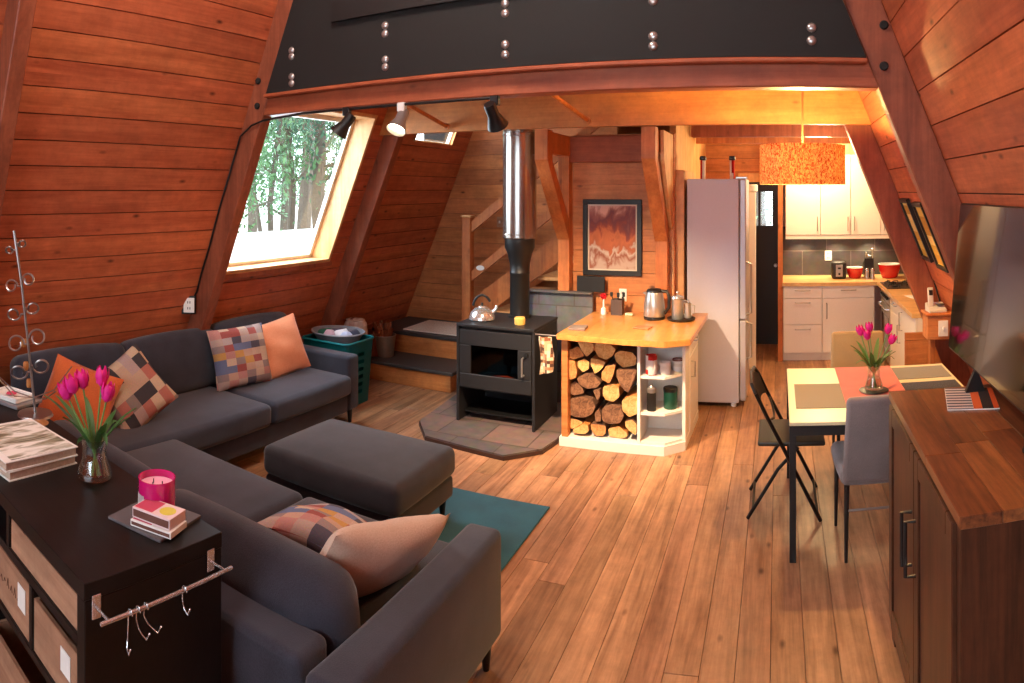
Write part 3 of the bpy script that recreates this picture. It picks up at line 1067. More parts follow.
s_ = thing('wood_stove', 'black iron wood stove with glass door on tall side panels', 'stove', (-2.22, 4.93, 0.041))
for sx in (-1, 1):
    bm = BM()
    x = sx * .335
    bx(bm, x - .012, x + .012, 0, .55, 0, .785, .003, 1)
    obj('side_panel', bm, M['iron'], s_)
bm = BM(); bx(bm, -.345, .345, -.01, .57, .785, .81, .005, 2); obj('top_plate', bm, M['iron'], s_)
bm = BM()
bx(bm, -.32, .32, .03, .54, .27, .285); bx(bm, -.32, .32, .03, .54, .76, .783)
bx(bm, -.32, .32, .52, .54, .285, .76); bx(bm, -.32, -.30, .03, .52, .285, .76); bx(bm, .30, .32, .03, .52, .285, .76)
obj('firebox', bm, M['black'], s_)
bm = BM(); bx(bm, -.318, .318, .1, .52, .05, .065)
bx(bm, -.318, .318, .5, .52, .066, .26)
obj('lower_shelf', bm, M['black'], s_)
dr = BM()
bx(dr, -.318, .318, 0, .03, .285, .40, .004, 1); bx(dr, -.318, .318, 0, .03, .635, .76, .004, 1)
bx(dr, -.318, -.215, 0, .03, .401, .634, .004, 1); bx(dr, .2, .318, 0, .03, .401, .634, .004, 1)
do = obj('door', dr, M['iron'], s_)
bm = BM(); bx(bm, -.215, .2, .01, .014, .40, .636); obj('door_window', bm, glass_thin('stove_glass', (.35, .33, .32, 1), .1), do)
bm = BM(); add_tube(bm, [(.255, -.005, .44), (.255, -.045, .44), (.255, -.045, .58), (.255, -.005, .58)], .008, 8)
obj('door_handle', bm, M['steel'], do, smooth=True, label='steel door handle')
bm = BM()
add_lathe(bm, [(0, .02), (.018, .018), (.02, 0)][::-1], 12, (.275, -.002, .6), Matrix.Rotation(PI / 2, 4, 'X')); obj('air_knob', bm, M['black'], do, smooth=True)
for k in range(6):
    bm = BM(); add_cyl(bm, (0, 0, 0), .014, .004, 14, 'x'); obj('vent_hole', bm, M['black'], s_, (.349, .09 + k * .075, .70))
# embers
me_ = flat('ember', '#50200c', .8, emit='#ff5a28', es=1.6)
r = tag(obj('ember_log', add_tube(BM(), [(-.13, 0, 0), (0, .02, .01), (.12, -.02, 0)], .03, 9), me_, None, (-2.2, 5.1, .365), smooth=True), 'glowing log burning behind the stove door glass', 'log')
fp = thing('stove_pipe', 'tall flue pipe, polished steel above and matt black below, rising from the stove', 'flue', (-2.185, 5.385, .852))
bm = BM(); add_lathe(bm, [(.10, 0), (.10, .015), (.085, .02), (.085, .37), (.088, .375), (.088, .39), (.085, .395), (.087, .46), (.108, .55), (.13, .6), (.13, .68)], 32)
obj('lower_pipe', bm, M['black'], fp, smooth=True, label='matt black lower pipe with flared collar')
bm = BM(); add_lathe(bm, [(.143, .68), (.151, .69), (.151, .715), (.146, .72), (.146, 1.56), (.151, 1.565), (.151, 1.585), (.146, 1.59), (.146, 1.97), (.0, 1.97)], 40)
obj('upper_pipe', bm, M['pipe'], fp, smooth=True, label='polished steel upper pipe')

k = thing('stovetop_kettle', 'round steel kettle with arched black handle on the stove top', 'kettle', (-2.42, 5.12, .852), R(200))
bm = BM(); add_lathe(bm, [(0, 0), (.10, 0), (.112, .012), (.11, .03), (.095, .07), (.065, .1), (.035, .112), (.033, .118), (0, .122)], 30); obj('kettle_body', bm, M['chrome'], k, smooth=True)
bm = BM(); add_lathe(bm, [(.0, .122), (.008, .123), (.012, .135), (.008, .145), (0, .147)], 12); obj('lid_knob', bm, M['black'], k, smooth=True)
bm = BM(); add_tube(bm, [(.08 * math.cos(a_), 0, .09 + .12 * math.sin(a_)) for a_ in [R(d_) for d_ in range(15, 150, 12)]], .011, 10); obj('handle', bm, M['black'], k, smooth=True)
bm = BM(); add_tube(bm, [(-.08, 0, .06), (-.115, 0, .09), (-.125, 0, .125)], .018, 10, rs=[.022, .016, .012]); obj('spout', bm, M['chrome'], k, smooth=True)
c = obj('pillar_candle', add_lathe(BM(), [(0, 0), (.042, 0), (.045, .006), (.045, .05), (.038, .058), (0, .052)], 24), flat('yellow_wax', '#e0b45c', .5), None, (-2.06, 5.08, .852), smooth=True)
tag(c, 'small yellow pillar candle on the right front of the stove top', 'candle')

# poker rail and patterned oven cloth between stove and island
oc = thing('oven_cloth', 'printed cream and brown cloth hanging from a steel rod beside the firewood', 'cloth', (-1.78, 4.93, .50))
bm = BM()
N_ = 12
prof = [(.0, .0), (.012, .005)]
def clothsheet(w, h, fn, t=.006, nx=14, nz=14):
    b = BM(); g = {}
    for s in (0, 1):
        for i in range(nx + 1):
            for j in range(nz + 1):
                u, v = i / nx, j / nz
                g[s, i, j] = b.verts.new(Vector(fn(u, v)) + Vector((0, t * s, 0)))
    for s in (0, 1):
        for i in range(nx):
            for j in range(nz):
                b.faces.new([g[s, i, j], g[s, i + 1, j], g[s, i + 1, j + 1], g[s, i, j + 1]])
    for i in range(nx):
        b.faces.new([g[0, i, 0], g[0, i + 1, 0], g[1, i + 1, 0], g[1, i, 0]]); b.faces.new([g[0, i, nz], g[0, i + 1, nz], g[1, i + 1, nz], g[1, i, nz]])
    for j in range(nz):
        b.faces.new([g[0, 0, j], g[0, 0, j + 1], g[1, 0, j + 1], g[1, 0, j]]); b.faces.new([g[0, nx, j], g[0, nx, j + 1], g[1, nx, j + 1], g[1, nx, j]])
    bmesh.ops.recalc_face_normals(b, faces=b.faces[:])
    return b
bm = clothsheet(.12, .3, lambda u, v: (-.055 + .11 * u + .01 * math.sin(v * 5), .015 * math.sin(u * 7 + v * 2), .30 * v + .03 * u * (1 - v)))
obj('cloth_panel', bm, patches('printed_cloth', ['#d9c0a0', '#8a5a40', '#c9a886', '#5a4034', '#e5d4bc', '#a87a58'], 45, 40, .4), oc, smooth=True)
bm = BM(); add_tube(bm, [(-.09, .006, .315), (.13, .006, .315)], .005, 8); obj('rod', bm, M['steel'], oc)

# ================================================================ ISLAND
isl = thing('kitchen_island', 'wooden topped island with open firewood bay and white end shelves', 'island', (-1.15, 5.3, 0))
def I(o_x0, x1, y0, y1, z0, z1, name, mat, bev=.002, label=None):
    b = BM(); bx(b, o_x0 + 1.15, x1 + 1.15, y0 - 5.3, y1 - 5.3, z0, z1, bev, 1); return obj(name, b, mat, isl, label=label)
bm = BM()
cp = [(-1.635, 4.76), (-.80, 4.69), (-.63, 4.80), (-.61, 5.85), (-1.62, 5.74)]
add_prism(bm, [(x + 1.15, y - 5.3) for x, y in cp], 'z', .825, .87)
bmesh.ops.bevel(bm, geom=bm.edges[:], offset=.004, segments=2, affect='EDGES')
obj('countertop', bm, M['counter'], isl)
I(-1.625, -1.575, 4.85, 4.92, .07, .824, 'corner_post', M['riser'])
I(-1.625, -1.605, 4.92, 5.70, .07, .824, 'side_panel', M['riser'])
I(-1.60, -.70, 5.62, 5.70, .07, .824, 'back_panel', M['white'])
bm = BM(); add_prism(bm, [(x + 1.15, y - 5.3) for x, y in [(-1.64, 4.84), (-.83, 4.83), (-.69, 4.96), (-.68, 5.7), (-1.64, 5.7)]], 'z', 0.001, .069)
obj('plinth', bm, M['white'], isl)
I(-1.035, -1.012, 4.85, 5.6, .07, .824, 'divider', M['white'])
I(-1.03, -.84, 4.86, 4.87, .79, .824, 'top_rail', M['white'])
I(-1.012, -.70, 5.16, 5.18, .07, .824, 'shelf_back', M['white'])
I(-.715, -.69, 4.97, 5.17, .07, .824, 'shelf_side', M['white'])
for z in (.07, .285, .555):
    bm = BM(); add_prism(bm, [(x + 1.15, y - 5.3) for x, y in [(-1.01, 4.855), (-.83, 4.855), (-.716, 4.97), (-.716, 5.16), (-1.01, 5.16)]], 'z', z, z + .018)
    obj('shelf', bm, M['white'], isl)
I(-.715, -.70, 5.18, 5.7, .07, .824, 'cabinet_side', M['white'])
d1 = I(-.70, -.682, 5.19, 5.69, .65, .815, 'drawer', M['white'])
d2 = I(-.70, -.682, 5.19, 5.69, .075, .643, 'door', M['white'])
def handle(parent, a_, b_, off, r=.006):
    a_, b_, off = Vector(a_), Vector(b_), Vector(off)
    bm = BM(); add_tube(bm, [a_, a_ + off, b_ + off, b_], r, 8); return obj('handle', bm, M['steel'], parent, smooth=True)
handle(d1, (.468, .05, .74), (.468, .17, .74), (.03, 0, 0)); handle(d2, (.468, -.06, .48), (.468, -.06, .60), (.03, 0, 0))

# firewood, traced row by row: cut faces toward the room
LG = [
 [(118,224),(140,222),(172,240),(176,258),(152,283),(135,262)],
 [(93,262),(125,248),(145,280),(110,290),(93,284)],
 [(172,250),(185,235),(225,240),(246,258),(238,278),(215,292),(190,283)],
 [(242,272),(262,262),(300,268),(314,285),(310,310),(270,318),(247,298)],
 [(90,294),(112,296),(120,330),(116,352),(90,358)],
 [(122,297),(145,288),(161,300),(158,323),(140,332),(124,316)],
 [(165,287),(190,290),(213,300),(198,325),(178,338),(164,306)],
 [(215,312),(245,309),(238,343),(225,370),(200,355),(201,332)],
 [(249,324),(314,324),(304,360),(285,400),(264,380),(248,347)],
 [(120,352),(150,334),(178,345),(198,368),(183,384),(152,386),(130,375)],
 [(92,374),(115,362),(138,384),(143,400),(115,408),(94,400)],
 [(172,392),(194,388),(196,408),(187,426)],
 [(205,380),(235,370),(256,380),(258,413),(240,428),(214,423),(204,405)],
 [(92,440),(102,418),(135,412),(168,420),(180,445),(170,468),(145,480),(110,478),(94,465)],
 [(266,425),(290,412),(316,412),(316,468),(290,478),(268,458)],
 [(202,450),(235,437),(263,447),(273,475),(260,498),(225,501),(202,490)],
 [(177,468),(188,452),(198,470),(198,494),(180,492)],
 [(90,482),(120,486),(138,495),(130,508),(102,516),(90,510)],
 [(106,520),(140,500),(156,507),(158,525),(145,534),(112,530)],
 [(164,502),(185,502),(213,507),(214,530),(203,541),(180,538),(168,522)],
 [(222,517),(255,507),(283,530),(283,543),(265,548),(225,540)],
 [(277,492),(300,487),(314,502),(312,538),(290,523),(278,508)],
]
LL = ['upright split log at the top left of the stack', 'dark edged log against the post in the top row', 'broad pale log top middle of the stack', 'wide pale split log at the top right of the stack',
 'tall orange log against the post in the second row', 'small bright round log in the second row', 'wedge log between the round one and the bright one, second row', 'bright upright wedge log beside the big triangular one',
 'big brown triangular log at the right side', 'dark bark sided log left of the stack centre', 'brown log against the post at mid height', 'thin dark wedge left of the pale round log', 'pale yellow rounded log in the stack centre',
 'large dark round log with ringed face at the left', 'reddish log at the right edge below the triangular one', 'large brown rounded log low in the middle', 'narrow dark log right of the large round one', 'flat brown log against the post near the bottom',
 'bottom left log under the flat brown one', 'orange log on the bottom row left of centre', 'flat log on the bottom row right of centre', 'upright small log at the bottom right corner']
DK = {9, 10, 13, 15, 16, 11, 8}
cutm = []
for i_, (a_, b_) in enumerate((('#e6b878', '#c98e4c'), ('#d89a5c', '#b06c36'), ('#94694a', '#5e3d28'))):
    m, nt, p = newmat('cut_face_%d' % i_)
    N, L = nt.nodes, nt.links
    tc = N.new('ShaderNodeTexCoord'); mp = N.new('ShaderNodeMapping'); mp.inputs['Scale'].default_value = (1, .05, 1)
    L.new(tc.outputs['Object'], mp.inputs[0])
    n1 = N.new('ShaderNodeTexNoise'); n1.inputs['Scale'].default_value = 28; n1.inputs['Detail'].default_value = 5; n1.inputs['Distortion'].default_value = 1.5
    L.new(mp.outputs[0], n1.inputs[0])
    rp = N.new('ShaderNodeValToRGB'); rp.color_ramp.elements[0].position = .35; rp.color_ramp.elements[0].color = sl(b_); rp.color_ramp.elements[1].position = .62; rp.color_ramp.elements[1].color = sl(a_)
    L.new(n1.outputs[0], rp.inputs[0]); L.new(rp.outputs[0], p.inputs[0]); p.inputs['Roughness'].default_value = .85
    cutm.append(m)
logbark = flat('log_bark', '#6b4a35', .95, bump=.8, bs=40, var=.4)
for i, (poly, lab) in enumerate(zip(LG, LL)):
    Y = 4.885 + (i * 37 % 7) * .008
    pts = []
    n = len(poly)
    pp = []
    for k in range(n):
        p0, p1 = Vector(poly[k]), Vector(poly[(k + 1) % n])
        pp += [p0.lerp(p1, .1), p0.lerp(p1, .5), p0.lerp(p1, .9)]
    w = [at(540 + q.x / 3.252, 270 + q.y / 3.252, Y) for q in pp]
    cen = sum(w, Vector()) / len(w)
    bm = BM(); add_prism(bm, [((q.x - cen.x), (q.z - cen.z)) for q in w], 'y', 0, .36)
    for f in bm.faces:
        if abs(f.normal.y) < .5: f.material_index = 1
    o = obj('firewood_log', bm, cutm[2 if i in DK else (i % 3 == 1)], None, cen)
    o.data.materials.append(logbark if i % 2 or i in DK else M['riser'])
    tag(o, lab, 'log', 'split firewood stacked in the island bay')

# things on the shelves
def mug(loc, r, h, mat, label, rz=0, tall=False):
    t = thing('mug', label, 'mug', loc, rz, 'mugs on the top island shelf')
    bm = BM(); add_lathe(bm, [(0, 0), (r * .9, 0), (r, .008), (r, h), (r - .004, h), (r - .006, .012), (0, .01)], 24); obj('cup', bm, mat, t, smooth=True)
    bm = BM(); add_tube(bm, [(r - .002, 0, h * .82), (r + .026, 0, h * .76), (r + .03, 0, h * .5), (r + .02, 0, h * .25), (r - .002, 0, h * .2)], .005, 8); obj('mug_handle', bm, mat, t, smooth=True)
    return t
spot = patches('red_spotted_glaze', ['#f0e8e0', '#c8342c', '#f2ece6', '#efe6de', '#c8342c', '#f2ece6'], 30, 28, 1.2)
mug((-.940, 4.915, .574), .044, .145, spot, 'tall white mug with red pattern at the left of the shelf', R(-60))
mug((-.842, 4.95, .574), .043, .088, M['white'], 'short white mug in the middle of the shelf', R(170))
mug((-.762, 5.06, .574), .043, .088, patches('banded_glaze', ['#efe8e0', '#8a5a50', '#f2ece6', '#e8ddd2'], 4, 50, .2), 'short mug with brown band at the right of the shelf', R(-30))
t = thing('pepper_mill', 'black and glass grinder with steel cap on the middle island shelf', 'grinder', (-.94, 4.92, .304))
bm = BM(); add_lathe(bm, [(0, 0), (.034, 0), (.036, .01), (.034, .05), (.034, .13), (.036, .135)], 24); obj('jar_body', bm, M['black'], t, smooth=True)
bm = BM(); add_lathe(bm, [(.036, .136), (.036, .165), (.02, .175), (.012, .19), (0, .195)], 24); obj('steel_cap', bm, M['steel'], t, smooth=True)
t = thing('storage_tin', 'dark green round tin with lid on the middle island shelf', 'tin', (-.81, 5.0, .304))
gm = flat('green_tin', '#1f5040', .3, .4)
bm = BM(); add_lathe(bm, [(0, 0), (.05, 0), (.052, .004), (.052, .135), (.05, .14)], 28); obj('tin_body', bm, gm, t, smooth=True)
bm = BM(); add_lathe(bm, [(.054, .128), (.054, .152), (.05, .157), (0, .157)], 28); obj('tin_lid', bm, M['black'], t, smooth=True)

# things on the island top
k = thing('electric_kettle', 'brushed steel electric kettle with black handle on the island', 'kettle', (-1.03, 5.52, .871), R(-10))
bm = BM(); add_lathe(bm, [(0, 0), (.088, 0), (.09, .01), (.09, .022)], 30); obj('base', bm, M['black'], k, smooth=True)
bm = BM(); add_lathe(bm, [(.086, .024), (.09, .03), (.088, .12), (.072, .215), (.068, .225)], 32); obj('kettle_body', bm, M['steel'], k, smooth=True)
bm = BM(); add_lathe(bm, [(.069, .226), (.066, .24), (.05, .252), (0, .256)], 30); obj('lid', bm, M['black'], k, smooth=True)
bm = BM(); add_tube(bm, [(.055, 0, .235), (.11, 0, .235), (.132, 0, .19), (.128, 0, .1), (.09, 0, .05)], .014, 10); obj('handle', bm, M['black'], k, smooth=True)
bm = BM(); add_prism(bm, [(-.065, .19), (-.098, .218), (-.06, .222)], 'y', -.02, .02); obj('spout', bm, M['steel'], k)
tray = obj('oval_tray', add_lathe(BM(), [(0, 0), (.10, 0), (.115, .008), (.118, .02), (.112, .02), (.1, .012), (0, .01)], 32), M['black'], None, (-.80, 5.50, .871), smooth=True)
tag(tray, 'small black round tray under the steel coffee press', 'tray')
k = thing('coffee_press', 'steel coffee press with domed lid standing on the black tray', 'coffee press', (-.83, 5.50, .883))
bm = BM(); add_lathe(bm, [(0, 0), (.048, 0), (.05, .005), (.05, .165), (.053, .17)], 28); obj('pot', bm, M['steel'], k, smooth=True)
bm = BM(); add_lathe(bm, [(.054, .171), (.05, .185), (.02, .195), (.006, .198), (.006, .21), (.013, .216), (.01, .228), (0, .23)], 24); obj('lid', bm, M['chrome'], k, smooth=True)
bm = BM(); add_tube(bm, [(.048, 0, .15), (.085, 0, .15), (.088, 0, .04), (.048, 0, .03)], .007, 8); obj('handle', bm, M['chrome'], k, smooth=True)
k = thing('milk_jug', 'narrow steel jug beside the coffee press on the black tray', 'jug', (-.745, 5.50, .892))
bm = BM(); add_lathe(bm, [(0, 0), (.03, 0), (.032, .01), (.026, .1), (.03, .125)], 24); obj('jug_body', bm, M['steel'], k, smooth=True)
bm = BM(); add_tube(bm, [(.028, 0, .11), (.055, 0, .1), (.055, 0, .04), (.03, 0, .03)], .005, 8); obj('handle', bm, M['steel'], k, smooth=True)
k = thing('utensil_crock', 'dark square crock holding utensils at the back left of the island', 'crock', (-1.38, 5.66, .871))
bm = BM()
for (x0, x1, y0, y1) in ((-.05, .05, -.05, -.042), (-.05, .05, .042, .05), (-.05, -.042, -.042, .042), (.042, .05, -.042, .042)):
    bx(bm, x0, x1, y0, y1, .008, .13)
bx(bm, -.05, .05, -.05, .05, 0, .008)
obj('crock_body', bm, flat('brown_stoneware', '#4a3a34', .5), k)
for dx, dy, a_ in ((-.02, 0, -.12), (.02, .01, .1), (0, -.02, .03)):
    bm = BM(); add_tube(bm, [(dx, dy, .01), (dx + a_ * .25, dy, .15)], .005, 8)
    add_box(bm, (dx + a_ * .3, dy, .17), (.025, .008, .04), None, .003, 1)
    obj('utensil', bm, M['black'], k)
k = thing('scrub_brush', 'red headed brush standing in a holder beside the dark crock', 'brush', (-1.50, 5.63, .871))
bm = BM(); add_lathe(bm, [(0, 0), (.025, 0), (.022, .05), (.008, .06), (.006, .13)], 14); obj('brush_stem', bm, M['whiteplastic'], k, smooth=True)
bm = BM()
for a_ in range(7):
    an = a_ * 2 * PI / 7
    add_lathe(bm, [(0, -.013), (.013, 0), (0, .013)], 8, (.02 * math.cos(an), 0, .155 + .02 * math.sin(an)))
add_lathe(bm, [(0, -.013), (.013, 0), (0, .013)], 8, (0, -.008, .155))
obj('brush_head', bm, flat('red_plastic', '#c8202c', .4), k, smooth=True, label='red brush head')
o = obj('coaster', add_box(BM(), (0, 0, .006), (.13, .10, .010), None, .002, 1), flat('printed_coaster', '#a8704c', .5, var=.4, bs=30), None, (-1.05, 5.13, .8705), (0, 0, R(-12))); tag(o, 'square brown printed coaster lying at the middle of the island top', 'coaster')
o = obj('slate_coaster', add_box(BM(), (0, 0, .01), (.13, .13, .018), None, .002, 1), flat('grey_slate_c', '#7c706a', .6, var=.2, bs=30), None, (-1.53, 4.98, .8705), (0, 0, R(5))); tag(o, 'grey slate coaster at the front left corner of the island top', 'coaster')
o = obj('soap_bar', add_box(BM(), (0, 0, .012), (.07, .045, .022), None, .008, 2), flat('pale_soap', '#cfd0a8', .5), None, (-1.27, 5.62, .8705)); tag(o, 'small pale bar in front of the dark crock', 'soap')
o = obj('black_plaque', bx(BM(), -.13, .13, -.02, 0, 0, .14, .003, 1), M['black'], None, (-1.66, 5.80, 1.036)); tag(o, 'small black rectangular plaque standing on the tiled ledge below the picture', 'plaque')

# framed canyon picture
pf = thing('framed_picture', 'black framed canyon landscape picture on the board wall', 'picture', (-1.485, 5.895, 1.52))
bm = BM()
w, h, f = .275, .345, .045
for (x0, x1, z0, z1) in ((-w, w, h - f, h), (-w, w, -h, -h + f), (-w, -w + f, -h + f, h - f), (w - f, w, -h + f, h - f)):
    bx(bm, x0, x1, -.03, 0, z0, z1, .004, 1)
obj('frame', bm, M['black'], pf)
bm = BM(); bx(bm, -w + f, w - f, -.012, -.006, -h + f, h - f); obj('mount', bm, flat('mount_board', '#d8cbb8', .8), pf)
m, nt, p = newmat('canyon_painting')
N, L = nt.nodes, nt.links
tc = N.new('ShaderNodeTexCoord'); sx = N.new('ShaderNodeSeparateXYZ'); L.new(tc.outputs['Object'], sx.inputs[0])
nz = N.new('ShaderNodeTexNoise'); nz.inputs['Scale'].default_value = 7; nz.inputs['Detail'].default_value = 7; nz.inputs['Distortion'].default_value = .5
mp = N.new('ShaderNodeMapping'); mp.inputs['Scale'].default_value = (1.5, 1, .9); L.new(tc.outputs['Object'], mp.inputs[0]); L.new(mp.outputs[0], nz.inputs[0])
ma = N.new('ShaderNodeMath'); ma.operation = 'MULTIPLY_ADD'; ma.inputs[1].default_value = 1.7; L.new(sx.outputs['Z'], ma.inputs[0])
mb = N.new('ShaderNodeMath'); mb.operation = 'MULTIPLY_ADD'; mb.inputs[1].default_value = .9; mb.inputs[2].default_value = .02; L.new(nz.outputs[0], mb.inputs[0]); L.new(mb.outputs[0], ma.inputs[2])
rp = N.new('ShaderNodeValToRGB')
cs = [(.0, '#b9a090'), (.14, '#8c4a30'), (.26, '#c4b4a4'), (.34, '#a85a34'), (.5, '#c26a3c'), (.6, '#8a3a2c'), (.72, '#6a3038'), (.86, '#94584e'), (.97, '#d8a898')]
rp.color_ramp.elements[0].position = 0; rp.color_ramp.elements[0].color = sl(cs[0][1]); rp.color_ramp.elements[1].position = .97; rp.color_ramp.elements[1].color = sl(cs[-1][1])
for q, cc in cs[1:-1]:
    e = rp.color_ramp.elements.new(q); e.color = sl(cc)
L.new(ma.outputs[0], rp.inputs[0]); L.new(rp.outputs[0], p.inputs[0]); p.inputs['Roughness'].default_value = .6
bm = BM(); bx(bm, -w + f + .014, w - f - .014, -.016, -.0125, -h + f + .014, h - f - .014); obj('painting', bm, m, pf)

# ================================================================ FRIDGE
fr = thing('refrigerator', 'tall silver grey two door refrigerator beside the passage', 'refrigerator', (-.55, 6.29, 0))
bm = BM(); bx(bm, -.27, .2, -.30, .30, .04, 2.05, .008, 2); obj('cabinet_body', bm, M['fridgeside'], fr)
for (z0, z1, hz0, hz1) in ((.06, .78, .42, .76), (.79, 2.05, .82, 1.3)):
    bm = BM(); bx(bm, .205, .265, -.30, .30, z0, z1, .012, 3); d_ = obj('door', bm, M['fridge'], fr)
    bm = BM(); add_tube(bm, [(.262, -.24, hz0), (.305, -.24, hz0 + .02), (.305, -.24, hz1 - .02), (.262, -.24, hz1)], .012, 8); obj('handle', bm, M['steel'], d_, smooth=True)
for y in (-.25, .25):
    bm = BM(); add_cyl(bm, (.15, y, .02), .025, .04, 14); obj('foot', bm, M['whiteplastic'], fr)
bm = BM(); bx(bm, .17, .27, -.29, -.2, 2.051, 2.07, .004, 1); obj('hinge_cap', bm, M['steel'], fr)
for i, (x, lab) in enumerate(((-.69, 'red and white bottle with black cap standing at the left on the refrigerator'), (-.42, 'red and white bottle with black cap standing at the right on the refrigerator'))):
    b = thing('bottle', lab, 'bottle', (x, 6.13, 2.051), 0, 'bottles on the refrigerator')
    bm = BM(); bx(bm, -.02, .02, -.03, .03, 0, .17, .006, 2); obj('bottle_body', bm, patches('red_white_label_%d' % i, ['#b02020', '#b02020', '#e8dccc', '#a01818'], 60, 3, .2 + i), b)
    bm = BM(); bx(bm, -.028, .028, -.035, .035, .171, .21, .008, 2); obj('cap', bm, M['black'], b)

# ================================================================ SOFA (one L-shaped sectional)
so = thing('corner_sofa', 'large charcoal fabric corner sofa with loose back cushions', 'sofa', (-3.3, 1.6, 0))
OX, OY = -3.3, 1.6
def SP(name, x0, x1, y0, y1, z0, z1, r=.04, puff=.0, rot=None, mat=None, dx=0, dy=0):
    bm = BM()
    soft_into(bm, (x1 - x0, y1 - y0, z1 - z0), (0, 0, 0), r, puff)
    return obj(name, bm, mat or M['sofa'], so, ((x0 + x1) / 2 - OX, (y0 + y1) / 2 - OY, (z0 + z1) / 2), rot, smooth=60)
# frames
SP('base', -4.0, -1.27, 1.62, 2.54, .12, .27, .02)
SP('base', -4.0, -3.30, 2.55, 4.42, .12, .27, .02)
SP('back_frame', -4.02, -1.27, 1.46, 1.61, .12, .59, .03)
SP('back_frame', -4.17, -4.03, 1.46, 4.40, .12, .62, .03)
SP('armrest', -1.26, -1.10, 1.46, 2.53, .12, .56, .03)
SP('armrest', -4.17, -3.30, 4.43, 4.58, .12, .57, .03)
# seats
SP('seat_cushion', -2.175, -1.27, 1.64, 2.575, .27, .43, .045, .02)
SP('seat_cushion', -3.24, -2.185, 1.64, 2.575, .27, .43, .045, .02)
SP('seat_cushion', -4.00, -3.25, 1.64, 3.47, .27, .43, .045, .02)
SP('seat_cushion', -4.00, -3.25, 3.48, 4.42, .27, .43, .045, .02)
# back cushions (section by the console, then the ones along the wall)
SP('back_cushion', -2.22, -1.28, 1.60, 1.82, .42, .71, .09, .04, (R(10), 0, 0))
SP('back_cushion', -3.22, -2.24, 1.60, 1.82, .42, .71, .09, .04, (R(10), 0, 0))
SP('back_cushion', -4.07, -3.89, 1.84, 2.685, .43, .85, .055, .03, (0, R(-13), 0))
SP('back_cushion', -4.07, -3.89, 2.695, 3.545, .43, .85, .055, .03, (0, R(-13), 0))
SP('back_cushion', -4.07, -3.89, 3.555, 4.40, .43, .87, .055, .03, (0, R(-13), 0))
for x, y in ((-1.15, 2.47), (-1.15, 1.52), (-3.36, 4.52), (-4.05, 1.56), (-3.36, 2.48), (-2.2, 2.48), (-4.1, 4.5)):
    bm = BM(); add_lathe(bm, [(0, 0), (.014, 0), (.026, .125), (0, .125)], 12); obj('leg', bm, M['black'], so, (x - OX, y - OY, 0.0), smooth=True)

ot = thing('ottoman', 'large rectangular dark grey ottoman with short black legs on the teal rug', 'ottoman', (-2.31, 3.20, 0.012))
bm = BM(); soft_into(bm, (.95, .67, .17), (0, 0, .335), .045, .03); obj('cushion', bm, M['ott'], ot, smooth=60)
bm = BM(); soft_into(bm, (.92, .64, .125), (0, 0, .185), .02, 0); obj('base', bm, M['ott'], ot, smooth=60)
for x in (-.41, .41):
    for y in (-.27, .27):
        bm = BM(); add_lathe(bm, [(0, 0), (.012, 0), (.025, .125), (0, .125)], 12); obj('leg', bm, M['black'], ot, (x, y, 0), smooth=True)
rg = obj('rug', bx(BM(), -.85, .85, -.95, .95, 0, .011, .004, 1), M['teal'], None, (-2.22, 2.92, 0.0005))
rg.rotation_euler = (0, 0, 0)
tag(rg, 'teal blue woven rug showing beyond the ottoman', 'rug')

def pillow(loc, w, h, t, rot, mat, label, seed, piping=None):
    r_ = obj('throw_pillow', pillow_bm(w, h, t, seed=seed), mat, None, loc, rot, smooth=70)
    tag(r_, label, 'pillow')
    return r_
def orient(o, facing, up, roll=0):
    """local -Y faces 'facing', local Z towards 'up'"""
    y = -Vector(facing).normalized(); z = Vector(up); z = (z - z.dot(y) * y).normalized(); x = y.cross(z)
    m = Matrix((x, y, z)).transposed() @ Matrix.Rotation(R(roll), 3, 'Y')
    o.rotation_euler = m.to_euler()
# along the left wall
o = pillow((-3.74, 3.62, .66), .50, .46, .15, (0, 0, 0), M['patch2'], 'patchwork pillow in blue red and beige leaning beside the peach cushion', 1); orient(o, (1, -.25, .35), (-.3, 0, 1), 2)
o = pillow((-3.72, 4.02, .655), .50, .46, .16, (0, 0, 0), M['peach'], 'pale peach pillow behind the patchwork one at the far end of the sofa', 2); orient(o, (1, -.35, .35), (-.3, 0, 1), -6)
o = pillow((-3.62, 2.10, .63), .45, .45, .14, (0, 0, 0), M['orange'], 'rust orange pillow in the sofa corner behind the tulips', 3); orient(o, (1, -.55, .45), (-.3, 0, 1), 30)
o = pillow((-3.58, 2.48, .64), .45, .45, .15, (0, 0, 0), M['patch'], 'patchwork pillow with dark squares beside the orange one in the sofa corner', 4); orient(o, (1, -.35, .55), (-.3, 0, 1), -28)
# near seat
o = pillow((-1.72, 2.18, .52), .48, .46, .15, (0, 0, 0), M['patch2'], 'patchwork pillow lying on the near seat behind the cream pillow', 5); orient(o, (.1, .3, 1), (-.3, 1, .2), 8)
o = pillow((-1.42, 2.06, .58), .62, .35, .18, (0, 0, 0), M['cream'], 'plain cream pillow leaning against the near armrest', 6); orient(o, (-.85, .25, .6), (.5, .1, .9), 0)
o.rotation_euler.rotate_axis('Y', 0)

# ================================================================ CONSOLE SHELF behind the sofa
cs_ = thing('console_shelf', 'black brown shelf unit with open compartments and a steel rail on its end', 'shelf unit', (-1.535, .91, 0), R(-2))
